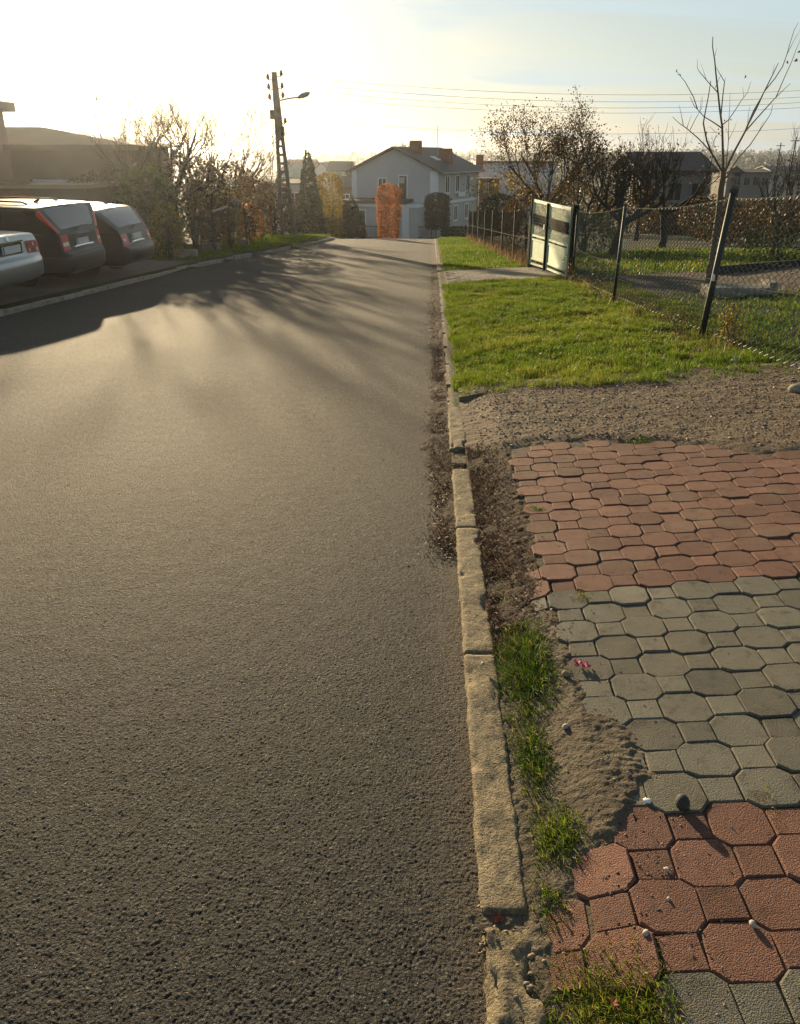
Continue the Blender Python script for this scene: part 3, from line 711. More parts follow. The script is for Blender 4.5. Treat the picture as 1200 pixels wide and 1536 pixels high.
# litter along the road edge and between kerb and pavers
def strew(name, xf, y0, y1, n, s0, s1, zoff, seed, mat='litter', flat=.75):
    rs = np.random.RandomState(seed); Y = rs.uniform(y0, y1, n); X = xf(Y, rs); k = fbm(X * 1.0, Y, 2.6) > .40; X, Y = X[k], Y[k]
    z = np.where(X < XK, zroad(Y) + .006, gz(X, Y)) + zoff * rs.rand(len(X))
    return leaf_quads(name, np.stack([X, Y, z], 1), rs.uniform(s0, s1, len(X)), mat, rs, rs.rand(len(X)) ** 1.3, kind='stuff', flat=flat)
strew('fallen_leaves', lambda Y, rs: XK - .01 - np.abs(rs.normal(0, .06, len(Y))), 3.4, 9, 9000, .002, .008, .016, 31)
strew('fallen_leaves', lambda Y, rs: XK - .01 - np.abs(rs.normal(0, .10, len(Y))), 9, 24, 6000, .004, .012, .02, 32)
strew('fallen_leaves', lambda Y, rs: .30 + np.abs(rs.normal(0, .07, len(Y))), 2.3, 5.1, 8000, .002, .008, .014, 33)
strew('fallen_leaves', lambda Y, rs: rs.uniform(.3, 3.5, len(Y)), 4.9, 6.7, 900, .004, .012, .012, 34)
strew('fallen_leaves', lambda Y, rs: rs.uniform(.45, 2.4, len(Y)), 1.0, 4.8, 260, .003, .008, .012, 35)
strew('fallen_leaves', lambda Y, rs: rs.uniform(-6, .1, len(Y)), 2.0, 20, 260, .005, .016, .006, 36)
strew('fallen_leaves', lambda Y, rs: rs.uniform(.26, .62, len(Y)), 1.0, 2.7, 420, .002, .007, .012, 37)
for (nm, fx, y0, y1, n_, sd) in (('root_mat', lambda Y, r: .245 + np.abs(r.normal(0, .085, len(Y))), 2.5, 5.1, 11000, 44), ('root_mat', lambda Y, r: .13 - np.abs(r.normal(0, .06, len(Y))), 4.1, 9.5, 9000, 45)):
    rs = np.random.RandomState(sd); Y = rs.uniform(y0, y1, n_); X = fx(Y, rs); k = fbm(X, Y, 3.5) > .38; X, Y = X[k], Y[k]
    blades(nm, np.stack([X, Y, np.where(X < XK, zroad(Y) + .008, litter_z(X, Y) - .004)], 1), rs.uniform(.008, .030, len(X)), rs.uniform(.0015, .0035, len(X)), 'litter', rs, rs.rand(len(X)) ** 1.4 * .85, 1.9)
# earth and root mats at the open kerb joints
for (yy, sy_, n, sd) in ((3.70, .10, 520, 41), (4.72, .14, 620, 42), (5.05, .18, 500, 43)):
    rs = np.random.RandomState(sd); X = rs.normal(.13, .06, n); Y = rs.normal(yy, sy_, n)
    o = blades('dry_grass', np.stack([X, Y, zroad(Y) + .004], 1), rs.uniform(.015, .05, n), rs.uniform(.002, .004, n), 'litter', rs, rs.rand(n), 1.6)
# gravel
rs = np.random.RandomState(8)
X, Y = scatter(rs, .3, 4.6, 4.5, 6.7, 26000); k = (Y > np.interp(X, [1.3, 1.7, 1.85], [4.9, 4.7, 4.5]) + .15 * (fbm(X, Y, 4) - .6)) & (rs.rand(len(X)) < .3 + .9 * fbm(X, Y, 3)); X, Y = X[k], Y[k]
S = .003 + .007 * rs.rand(len(X)) ** 2.5
pebbles('gravel', np.stack([X, Y, gravel_z(X, Y) + S * .1], 1), S, 'stone', rs)
X, Y = scatter(rs, .3, 4.6, 4.7, 6.7, 1500); S = .004 + .008 * rs.rand(1500) ** 3
pebbles('gravel', np.stack([X, Y, gravel_z(X, Y) + S * .1], 1), S, 'stone_pale', rs)
# crumbs and grit on the pavers and the sand
X, Y = scatter(rs, .35, 1.6, .8, 4.6, 900); S = .001 + .0028 * rs.rand(900) ** 4
pebbles('grit', np.stack([X, Y, gz(X, Y) + .008], 1), S, 'stone', rs)
X, Y = scatter(rs, .27, .66, 1.0, 2.6, 900); S = .001 + .0035 * rs.rand(900) ** 3
pebbles('grit', np.stack([X, Y, np.maximum(sand_z(X, Y), gz(X, Y) + .004)], 1), S, 'stone', rs)
X, Y = rs.normal(.48, .06, 90), rs.normal(1.46, .12, 90); S = .0015 + .0035 * rs.rand(90) ** 3
pebbles('grit', np.stack([X, Y, np.maximum(sand_z(X, Y), gz(X, Y) + .006) + .001], 1), S, 'stone_dark', rs)
X = .125 - np.abs(rs.normal(0, .05, 900)); Y = rs.uniform(.8, 9, 900); S = .001 + .0042 * rs.rand(len(X)) ** 3
pebbles('grit', np.stack([X, Y, zroad(Y) + .001], 1), S, 'stone', rs)
X, Y = scatter(rs, 3, 20, 12.4, 17, 700); S = rs.uniform(.01, .035, 700)
pebbles('yard_rubble', np.stack([X, Y, gz(X, Y) + .02], 1), S, 'stone', rs)
# moss and weeds in the joints between the pavers
n = 5200; X = rs.uniform(.5, 2.6, n); Y = rs.uniform(1.0, 4.7, n)
gi = np.round((X - .548) / PT * 2) / 2; X2 = .548 + gi * PT
odd = (np.round(gi * 2).astype(int) % 2) == 1
X = np.where(odd, X2 + rs.normal(0, .003, n) , X); k = odd & (fbm(X, Y, 1.5) > .47); X, Y = X[k], Y[k]
o = blades('joint_moss', np.stack([X, Y, gz(X, Y) - .008], 1), rs.uniform(.008, .020, len(X)), rs.uniform(.002, .004, len(X)), 'grass', rs, rs.uniform(.3, 1, len(X)), 1.2)

# ---- grass tufts by the kerb and weeds between the pavers: things
def tuft(name, label, cat, x, y, rx, ry, n, h, seed, t0=.1, t1=.75, dryf=.1, group=None, z=None, w=(.0022, .0038)):
    rs = np.random.RandomState(seed)
    zz = gzf(x, y) if z is None else z
    X = x + rs.normal(0, rx, n).clip(-1.6 * rx, 1.6 * rx); Y = y + rs.normal(0, ry, n).clip(-1.7 * ry, 1.7 * ry)
    e = ((X - x) / rx) ** 2 + ((Y - y) / ry) ** 2
    H = h * (.45 + .75 * rs.rand(n)) * np.exp(-e * .12)
    T = rs.uniform(t0, t1, n); T = np.where(rs.rand(n) < dryf, rs.uniform(.88, 1, n), T)
    o = blades(name, np.stack([X, Y, gz(X, Y) - .008], 1), H, rs.uniform(w[0], w[1], n), 'grass', rs, T, 1.5, kind=None)
    o.data.transform(Matrix.Translation((-x, -y, -zz))); o.location = (x, y, zz)
    tag(o, label, cat, group); return o
GT = 'grass tufts along the kerb'
tuft('grass_tuft', 'thick dark green grass tuft beside the kerb and the sand', 'grass tuft', .345, 2.40, .052, .16, 3000, .075, 51, 0, .6, group=GT)  # low tints: deep green, with some of the kerb's shadow in the colour
tuft('grass_tuft', 'narrow green grass tuft behind the kerb, next to the ridged sand', 'grass tuft', .32, 1.93, .032, .13, 1500, .06, 52, 0, .6, group=GT)  # blade tints lowered here too, partly to carry the kerb's shadow
tuft('grass_tuft', 'small bright green star-shaped grass tuft near the crumbling kerb', 'grass tuft', .345, 1.60, .036, .055, 850, .062, 53, .3, .85, group=GT)
tuft('grass_tuft', 'flat little grass tuft at the broken kerb end', 'grass tuft', .30, 1.43, .024, .06, 320, .045, 54, .2, .8, group=GT)
tuft('grass_tuft', 'low yellowish grass tuft with a red leaf, nearest the camera', 'grass tuft', .375, 1.09, .08, .10, 3200, .045, 55, .35, .9, .35, group=GT)
tuft('grass_tuft', 'straggly grass tuft at the open kerb joint by the brown earth', 'grass tuft', .32, 2.95, .02, .12, 240, .04, 56, .2, .9, .3, group=GT)
tuft('grass_tuft', 'short green tuft between the kerb and the broken kerb piece', 'grass tuft', .33, 4.93, .05, .10, 420, .035, 57, .4, .95, .3, group=GT)
GW = 'weeds growing between the pavers'
tuft('weed', 'yellow-green weed growing on the red and grey paver border', 'weed', .618, 2.83, .035, .03, 260, .03, 61, .45, .95, .4, GW)
tuft('weed', 'fresh green weed at the edge of the red pavers', 'weed', .545, 3.80, .025, .025, 220, .03, 62, .3, .7, .05, GW)
tuft('weed', 'green weed clump at the border of gravel and red pavers', 'weed', 1.31, 4.86, .055, .06, 420, .04, 63, .3, .75, .1, GW)
tuft('weed', 'small moss clump in a joint of the grey pavers', 'weed', .80, 2.52, .018, .018, 130, .02, 64, .3, .9, .4, GW)
tuft('weed', 'tiny green weed alone on the gravel strip', 'weed', .86, 5.55, .035, .03, 140, .03, 65, .2, .6, .1, GW)
tuft('weed', 'dry straw wisp between two grey pavers', 'weed', .885, 1.68, .012, .05, 60, .035, 66, .92, 1, 1, GW)
tuft('weed', 'yellow moss wisp beside a pale grey paver near the red row', 'weed', .87, 1.46, .012, .04, 60, .02, 67, .88, 1, 1, GW)

# ---- small loose things on the pavers
def stone(name, label, cat, x, y, s, mat, seed, z=None, sz=.8, group=None, ico=2):
    rr = random.Random(seed); bm = bmesh.new(); bmesh.ops.create_icosphere(bm, subdivisions=ico, radius=1)
    for v in bm.verts:
        n = mnoise.noise(v.co * 1.3 + Vector((seed, 0, 0))); v.co *= 1 + .28 * n
        v.co = Vector((v.co.x * s * 1.15, v.co.y * s * .9, v.co.z * s * sz))
    me = bpy.data.meshes.new(name); bm.to_mesh(me); bm.free(); me.materials.append(MAT[mat])
    me.polygons.foreach_set('use_smooth', [True] * len(me.polygons))
    o = bpy.data.objects.new(name, me); COL.objects.link(o); zz = (gzf(x, y) + .006) if z is None else z
    o.location = (x, y, zz + s * sz * .75); o.rotation_euler = (0, 0, rr.uniform(0, 6)); return tag(o, label, cat, group)
GP = 'loose pebbles on the pavement'
stone('pebble', 'pale round pebble lying on a red octagonal paver, nearest the camera', 'pebble', .485, 1.275, .0075, 'stone_pale', 1, group=GP)
stone('pebble', 'pale oval pebble on the red paver below the shadow of the dark stone', 'pebble', .575, 1.45, .0068, 'stone_pale', 2, sz=.6, group=GP)
stone('pebble', 'yellowish pebble at the edge of a red paver by the right frame border', 'pebble', .715, 1.29, .0085, 'stone_pale', 3, group=GP)
stone('pebble', 'tiny pale pebble in the joint between red pavers', 'pebble', .557, 1.365, .0045, 'stone_pale', 4, group=GP)
stone('pebble', 'round pale pebble on the shaded sand beside the grass', 'pebble', .425, 2.02, .010, 'stone_pale', 5, z=float(sand_z(.425, 2.02)), group=GP)
stone('stone', 'dark upright stone casting a long shadow on a grey paver', 'stone', .667, 1.655, .019, 'stone_dark', 6, sz=1.15)
stone('stone', 'grey stone beside the pink wrapper', 'stone', .462, 2.285, .0125, 'stone', 7, z=float(sand_z(.462, 2.285)), group=GP)
stone('stone', 'small white stone chip lying on the kerb top', 'stone', .20, 2.42, .008, 'stone_pale', 8, z=float(zroad(2.42)) + .058)
stone('stone', 'white chalky chip on the corner of a grey paver', 'stone', .585, 1.68, .010, 'white', 9, sz=.5)
# pink sweet wrapper: a crumpled folded sheet
mb = MB(); rr = random.Random(3); nx_, ny_ = 9, 5; vs = []
for a in range(nx_):
    for b in range(ny_):
        pinch = 1 - .45 * (abs(a - 4) < 1); x = (a / 8 - .5) * .055; yv = (b / 4 - .5) * .028 * pinch
        vs.append((x, yv, .010 + .007 * math.sin(a * 1.9 + b * .8) + rr.uniform(-.003, .003)))
fs = [(a * ny_ + b, (a + 1) * ny_ + b, (a + 1) * ny_ + b + 1, a * ny_ + b + 1) for a in range(nx_ - 1) for b in range(ny_ - 1)]
mb.add(vs, fs)
wr = mb.build('sweet_wrapper', 'wrapper', smooth=False); wr.location = (.525, 2.335, gzf(.525, 2.335) + .008); wr.rotation_euler = (0, 0, R(-30))
tag(wr, 'crumpled pink sweet wrapper on the dusty grey pavers', 'wrapper')
def red_leaf(label, x, y, z, s, rz):
    mb = MB(); out = []
    for k in range(10):
        a = k / 10 * 2 * math.pi; r = s * (1.0 if k % 2 == 0 else .55); out.append((r * math.cos(a), r * .75 * math.sin(a), .004 + .35 * r * abs(math.sin(a))))
    mb.add([(0, 0, .002)] + out, [(0, k + 1, (k + 1) % 10 + 1) for k in range(10)])
    mb.tube([(0, 0, .002), (-s * 1.2, .1 * s, .004), (-s * 1.7, .3 * s, .010)], .0008, 4)
    o = mb.build('fallen_leaf', 'red_leaf'); o.location = (x, y, z); o.rotation_euler = (.2, .1, rz); return tag(o, label, 'leaf', 'red fallen leaves by the kerb')
red_leaf('curled red fallen leaf in the kerb joint on the road edge', .178, 1.37, float(zroad(1.37)) + .032, .016, .4)
red_leaf('orange-red fallen leaf lying in the yellowish grass tuft', .385, 1.12, gzf(.385, 1.12) + .028, .014, 2.0)
# bare twig lying by the kerb
mb = MB(); mb.tube([(.128, 2.50, 0), (.118, 2.56, .012), (.122, 2.63, .014), (.128, 2.70, .004)], .0012, 5)
o = mb.build('straw', 'wire_pale'); o.location = (0, 0, float(zroad(2.6)) + .006); tag(o, 'single pale bent straw lying beside the kerb', 'straw')
#@@PART2@@
# ================================================================== WIRE FENCES AND GATE
def wire(mb, A, B, sag, r, n=4, k=10, wob=0, seed=0):
    A = Vector(A); B = Vector(B); rr = random.Random(seed)
    pts = []
    for i in range(k + 1):
        t = i / k; p = A.lerp(B, t); p.z -= sag * 4 * t * (1 - t); p += Vector((rr.uniform(-wob, wob), 0, rr.uniform(-wob, wob))); pts.append(p)
    return mb.tube(pts, r, n)
FENCE_TOP = {4.7: None}
posts = [(2.88, 4.75, -.13), (2.72, 8.35, None), (2.62, 12.1, None), (2.68, 16.15, None)]
tops = []
fence = thing('wire_fence', 'sagging green chain-link fence on leaning posts, beside the lawn and the gate', 'fence', (2.7, 10.5, gzf(2.7, 10.5)))
topz = [at(1255, 252, 4.75).z, at(1077, 300, 8.35).z, at(933, 312, 12.1).z, at(862, 318, 16.15).z]
bases = [Vector((x, y, gzf(x, y))) for x, y, _ in posts]
heads = []
for (b, tz, lean) in zip(bases, topz, [.02, .10, .03, 0]):
    heads.append(Vector((b.x + lean, b.y, tz)))
for k, (b, h) in enumerate(zip(bases, heads)):
    d = (h - b).normalized()
    mb = MB()
    if k == 1:
        mb.tube([b - d * .1, h + d * .06], .030, 10, True)
    else: mb.tube([b - d * .1, h + d * .03], .021, 8, True)
    p = mb.build('post', 'post_green', fence, smooth=True)
    m2 = MB(); m2.tube([h + d * (.06 if k == 1 else .03), h + d * (.10 if k == 1 else .05)], .042 if k == 1 else .03, 8, True)
    m2.build('cap', 'post_green', p)
for k in range(3):
    A, B = bases[k] + Vector((.03, 0, 0)), bases[k + 1] + Vector((.03, 0, 0))
    lean = (heads[k] - bases[k] + heads[k + 1] - bases[k + 1]) * .5
    mb = MB(); L = (B - A).length; pitch = .06; cols = int(L / pitch); rows = 42
    HA, HB = heads[k], heads[k + 1]
    for c in range(cols):
        pts = []
        for r_ in range(rows + 1):
            t = min(max((c + .5 + (.52 if (r_ + c) % 2 else -.52)) / cols, 0), 1); q = r_ / rows
            lo = A.lerp(B, t) + Vector((0, 0, .06)); hi = HA.lerp(HB, t); hi.z -= .05 * math.sin(math.pi * t) - .01
            p = lo.lerp(hi, q) + Vector((.014 * math.sin(t * 9 + q * 5) + .004 * (1 if r_ % 2 else -1), 0, 0)); pts.append(p)
        mb.tube(pts, .0038, 3)
    mb.build('chain_link_mesh', 'wire_green', fence, kind='stuff')
    m2 = MB(); wire(m2, HA + Vector((.0, 0, .015)), HB + Vector((.0, 0, .015)), .05, .0030, 5, 14, .004, k); m2.build('top_wire', 'wire_pale', fence)
    mids = [(0.47, .44), (.44, .42), (.42, .50)][k]
    m3 = MB(); wire(m3, bases[k].lerp(heads[k], mids[0]) - Vector((.04, 0, 0)), bases[k + 1].lerp(heads[k + 1], mids[1]) - Vector((.04, 0, 0)), [.02, .015, .03][k], .0022, 5, 16, .006, k + 7)
    m3.build('tension_wire', 'wire_pale', fence)
# white tag on the tension wire
for (u, v, Y, s) in ((1070, 416, 8.2, .035), (936, 363, 11.9, .03)):
    p = at(u, v, Y); mb = MB()
    mb.add([(p.x - s * .4, p.y, p.z - s), (p.x + s * .4, p.y, p.z - s), (p.x + s * .45, p.y - .004, p.z + s * .5), (p.x, p.y - .008, p.z + s), (p.x - s * .4, p.y - .004, p.z + s * .6)], [(0, 1, 2, 3, 4)])
    mb.add([(p.x - s * .4, p.y + .006, p.z - s), (p.x + s * .4, p.y + .006, p.z - s), (p.x + s * .45, p.y + .004, p.z + s * .5), (p.x, p.y, p.z + s), (p.x - s * .4, p.y + .004, p.z + s * .6)], [(4, 3, 2, 1, 0)])
    mb.build('white_tag', 'white', fence)

# gate: two pale green leaves hung on dark posts, standing parallel to the road
gate = thing('metal_gate', 'pale green double metal gate with wavy bars and solid lower panels', 'gate', (2.6, 18.3, gzf(2.6, 18.3)))
gA, gM, gB = Vector((2.60, 16.35, 0)), Vector((2.52, 18.75, 0)), Vector((2.34, 20.25, 0))
def gate_leaf(P, Q, zb0, zb1, zt0, zt1):
    P = Vector(P); Q = Vector(Q)
    def pt(t, q): p = P.lerp(Q, t); lo = zb0 + (zb1 - zb0) * t; hi = zt0 + (zt1 - zt0) * t; return Vector((p.x, p.y, lo + (hi - lo) * q))
    fr = MB(); w = .045
    for q in (0.02, .10, .40, .46, .985): fr.bar(pt(0, q), pt(1, q), .035, .04 if q < .9 else .06)
    for t in (0.008, .992): fr.bar(pt(t, 0), pt(t, 1), .045, .045, (1, 0, 0))
    leaf = fr.build('gate_leaf', 'gate_green', gate)
    pn = MB(); off = Vector((.004, 0, 0))
    a, b, c, d = pt(.02, .115), pt(.98, .115), pt(.98, .385), pt(.02, .385)
    pn.hexa([a - off, b - off, b + off, a + off, d - off, c - off, c + off, d + off]); pn.build('panel', 'gate_green', leaf)
    n = int((Q - P).length / .105)
    for k in range(1, n):
        bm_ = MB(); t = k / n
        qs = [pt(t + .010 * math.sin(q * 26), q) for q in np.linspace(.46, .975, 12)]
        for a_, b_ in zip(qs, qs[1:]): bm_.bar(a_, b_, .034, .006, (1, 0, 0))
        bm_.build('wavy_bar', 'gate_green', leaf)
    # black ornamental band: rows of short plates
    bd = MB()
    for row in range(4):
        for k in range(int(n * 1.6)):
            t = (k + .5 * (row % 2) + .3) / (n * 1.6); q = .645 + row * .042
            if t > .97: continue
            c = pt(t, q) - Vector((.022, 0, 0)); bd.box(c.x - .004, c.x + .004, c.y - .030, c.y + .030, c.z - .025, c.z + .025)
    bd.build('ornamental_band', 'gate_dark', leaf, kind='stuff')
    return leaf
zg = lambda p: gzf(p.x, p.y)
zt_near, zt_mid, zt_far = at(858, 312, gA.y).z, at(827, 305, gM.y).z, at(808, 299, gB.y).z
gate_leaf(gA, gM - Vector((0, .02, 0)), zg(gA) + .03, zg(gM) + .05, zt_near, zt_mid)
gate_leaf(gM + Vector((0, .02, 0)), gB, zg(gM) + .05, zg(gB) + .08, zt_mid, zt_far)
mb = MB(); p = gM - Vector((.05, 0, 0)); mb.bar((p.x, p.y, zg(gM) + .02), (p.x, p.y, zt_mid + .0), .05, .05, (1, 0, 0)); lp = mb.build('lock_bar', 'gate_dark', gate)
m2 = MB(); m2.box(p.x - .06, p.x - .026, p.y - .05, p.y + .05, zg(gM) + .88, zg(gM) + .98); m2.build('lock', 'steel', lp)
for (p, t) in ((gA + Vector((.05, -.1, 0)), zt_near + .06), (gB + Vector((0, .07, 0)), zt_far + .02)):
    mb = MB(); mb.box(p.x - .05, p.x + .05, p.y - .05, p.y + .05, zg(p) - .1, t); mb.build('gate_post', 'gate_dark', gate)

# far mesh fence beyond the gate
ff = thing('wire_fence', 'long dark mesh fence running down to the house beyond the green gate', 'fence', (2.1, 30, gzf(2.1, 30)))
fpts = [(2.32, 20.6), (2.22, 23.4), (2.14, 26.4), (2.05, 29.5), (1.98, 32.6), (1.9, 35.8), (1.83, 39), (1.76, 42.2)]
fh = [at(800, 321, 20.6).z - gzf(2.32, 20.6), 1.25, 1.25, 1.25, 1.25, 1.25, 1.25, 1.28]
for k, (x, y) in enumerate(fpts):
    z = gzf(x, y); mb = MB(); mb.tube([(x, y, z - .1), (x, y, z + fh[k] + .06)], .03, 6, True); mb.build('post', 'post_green', ff)
for k in range(len(fpts) - 1):
    (x0, y0), (x1, y1) = fpts[k], fpts[k + 1]; mb = MB(); A = Vector((x0, y0, gzf(x0, y0) + .04)); B = Vector((x1, y1, gzf(x1, y1) + .04))
    L = (B - A).length; c = int(L / .06)
    for i in range(c):
        pts = []
        for q in range(25):
            t = min(max((i + .5 + (.52 if (q + i) % 2 else -.52)) / c, 0), 1); p = A.lerp(B, t); p.z += (fh[k] + (fh[k + 1] - fh[k]) * t - .04) * q / 24; pts.append(p)
        mb.tube(pts, .0036, 3)
    mb.build('wire_mesh', 'wire_rust', ff, kind='stuff')
    m2 = MB(); wire(m2, A + Vector((-.03, 0, .62)), B + Vector((-.03, 0, .62)), .01, .005, 4, 5); m2.build('tension_wire', 'wire_pale', ff)
p = at(712, 343, 39.2); mb = MB(); mb.box(p.x - .05, p.x + .05, p.y - .02, p.y + .02, p.z - .12, p.z + .10); mb.build('white_tag', 'white', ff)

# driveway in front of the gate: worn rectangular pavers
dw = thing('driveway', None, None, (0, 0, 0)); dw['kind'] = 'structure'
me = bpy.data.meshes.new('paver'); m = MB(); m.box(-.092, .092, -.045, .045, -.05, 0)
bm = bmesh.new(); 
me.from_pydata(m.v, [], m.f); bm.from_mesh(me); bmesh.ops.bevel(bm, geom=[e for e in bm.edges if all(v.co.z > -.01 for v in e.verts)], offset=.006, segments=1, affect='EDGES'); bm.to_mesh(me); bm.free(); me.materials.append(MAT['paving_far'])
rp2 = random.Random(9); nd = 0; rest = MB()
for r_ in range(36):
    for c in range(13):
        x = .42 + c * .19 + (.095 if r_ % 2 else 0); y = 16.98 + r_ * .095
        if x > 2.5 or (x < .55 and rp2.random() < .3): continue
        if y > 20.15: continue
        z = gzf(x, y) + .010 + rp2.gauss(0, .002)
        if nd < 300:
            o = bpy.data.objects.new('paver', me); COL.objects.link(o); o.parent = dw; o.location = (x, y, z); sl = gzf(x + .1, y) - gzf(x - .1, y)
            o.rotation_euler = (-.053 + rp2.gauss(0, .01), -math.atan(sl / .2) + rp2.gauss(0, .01), rp2.gauss(0, .02)); nd += 1
        else: rest.box(x - .092, x + .092, y - .045, y + .045, z - .05, z)
if rest.v: rest.build('far_pavers', 'paving_far', dw, kind='stuff')

# concrete slab and bits in the yard
sl = thing('concrete_slab', 'long grey concrete slab lying on the dirt track behind the fence', 'slab', (0, 0, 0))
a, b = at(1066, 416, 11.95), at(1168, 414, 11.95); zg_ = gzf(a.x, 11.95)
sl.location = (a.x, 11.95, zg_)
mb = MB(); mb.box(a.x, b.x, 11.9, 12.35, zg_ - .02, zg_ + .14); mb.build('slab_body', 'old_concrete', sl, bevel=.015)
mb = MB(); mb.box(b.x - .1, b.x + .02, 11.95, 12.3, zg_ + .142, zg_ + .21); mb.build('end_piece', 'old_concrete', sl, bevel=.01)
# low dark board edging along the track
mb = MB(); a, b = at(1075, 388, 15.5), at(1290, 370, 17.6)
mb.bar((a.x, a.y, gzf(a.x, a.y) + .06), (b.x, b.y, gzf(b.x, b.y) + .08), .05, .22); o = mb.build('board_edging', 'bark'); tag(o, 'dark timber edging board along the far side of the dirt track', 'board')
for k, (u, v, s, lab) in enumerate(((1102, 545, .035, 'pale flat stone in the grass by the fence weeds'), (1150, 553, .03, 'pale stone chip farther right in the grass'), (1195, 590, .07, 'grey concrete lump at the right edge of the gravel'), (1130, 548, .02, 'tiny light stone between two pale stones in the grass'))):
    d = ray(u, v); t = 3.0
    while (d * t).z > gzf((d * t).x, (d * t).y): t *= 1.004
    p = d * t; stone('stone', lab, 'stone', p.x, p.y, s, 'stone_pale' if k != 2 else 'old_concrete', 80 + k, sz=.5)

# weeds standing by the fence
def weed_plant(label, x, y, h, n, seed, mat='dry', spread=.10, nl=0, lmat='leaf_yellow', cat='weed', name='dry_weed', group='tall weeds along the wire fence'):
    rs = np.random.RandomState(seed); z = gzf(x, y); t = thing(name, label, cat, (x, y, z), group=group)
    st = MB(); tips = []
    for k in range(n):
        a = rs.uniform(0, 6.28); l = rs.uniform(.5, 1) * h; sp = spread * rs.uniform(.2, 1)
        pts = [Vector((x + .3 * sp * math.cos(a) * .3, y + .3 * sp * math.sin(a), z - .02))]
        for q in range(1, 5): pts.append(pts[0] + Vector((math.cos(a) * sp * q / 4 + rs.normal(0, .008), math.sin(a) * sp * q / 4 + rs.normal(0, .008), l * q / 4)))
        st.tube(pts, [.003, .0026, .0022, .0016, .001], 3)
        for q in range(nl): i = rs.randint(1, 5); tips.append(pts[i] + Vector(rs.normal(0, .03, 3)))
    o = st.build('stems', 'bark_light', t); 
    if tips: leaf_quads('leaves', np.array([tuple(p) for p in tips]), rs.uniform(.008, .02, len(tips)), lmat, rs, rs.rand(len(tips)), t)
weed_plant('yellow leafy weed clump at the fence foot right of the leaning post', 2.86, 7.85, .42, 18, 1, nl=16, spread=.13)
weed_plant('tall rusty dry weed stalk rising behind the yellow clump', 2.95, 8.3, .62, 6, 2, nl=14, lmat='leaf_brown', spread=.06)
weed_plant('brown dry weed tangle at the foot of the leaning post', 2.58, 8.6, .36, 26, 3, nl=6, lmat='leaf_brown', spread=.22)
weed_plant('reddish dry stalks at the near gate post', 2.55, 15.7, .5, 30, 4, nl=10, lmat='leaf_brown', spread=.25)
weed_plant('dry weeds midway between the second post and the leaning post', 2.5, 10.1, .34, 18, 5, nl=5, lmat='leaf_brown', spread=.2)
weed_plant('reddish grass stalks just before the second fence post', 2.47, 12.6, .5, 22, 6, nl=4, lmat='leaf_brown', spread=.2)

# ================================================================== TREES AND SHRUBS
def grow(mb_big, mb_twig, p, d, L, r, lvl, maxl, rr, tips, up=.12, kids=(3, 5), split=.62, ang=.7, wob=.16, rmin=.004, droop=0):
    seg = 5 if lvl < maxl else 3; pts = [Vector(p)]; q = Vector(p); dd = Vector(d).normalized()
    for i in range(seg):
        dd = (dd + Vector((rr.gauss(0, wob), rr.gauss(0, wob), rr.gauss(0, wob) + up - droop * lvl * .1))).normalized()
        q = q + dd * (L / seg); pts.append(q.copy())
    r1 = r * .5 if lvl < maxl else rmin * .6
    rad = [r + (r1 - r) * i / seg for i in range(seg + 1)]
    (mb_big if lvl <= 1 else mb_twig).tube(pts, rad, 6 if lvl == 0 else (5 if lvl == 1 else 3))
    tips += pts[2:] if lvl >= maxl - 1 else []
    if lvl == maxl: return
    n = rr.randint(*kids)
    for k in range(n):
        t = rr.uniform(.35, 1) if lvl else rr.uniform(.45, 1); i = min(int(t * seg), seg - 1); f = t * seg - i; b = pts[i].lerp(pts[i + 1], f)
        ax = (pts[i + 1] - pts[i]).normalized(); o = ax.orthogonal().normalized(); o.rotate(Matrix.Rotation(rr.uniform(0, 6.28), 3, ax))
        a = ang * rr.uniform(.6, 1.3); nd = ax * math.cos(a) + o * math.sin(a)
        grow(mb_big, mb_twig, b, nd, L * split * rr.uniform(.7, 1.2), max(rad[i] * .62, rmin), lvl + 1, maxl, rr, tips, up, kids, split, ang, wob, rmin, droop)
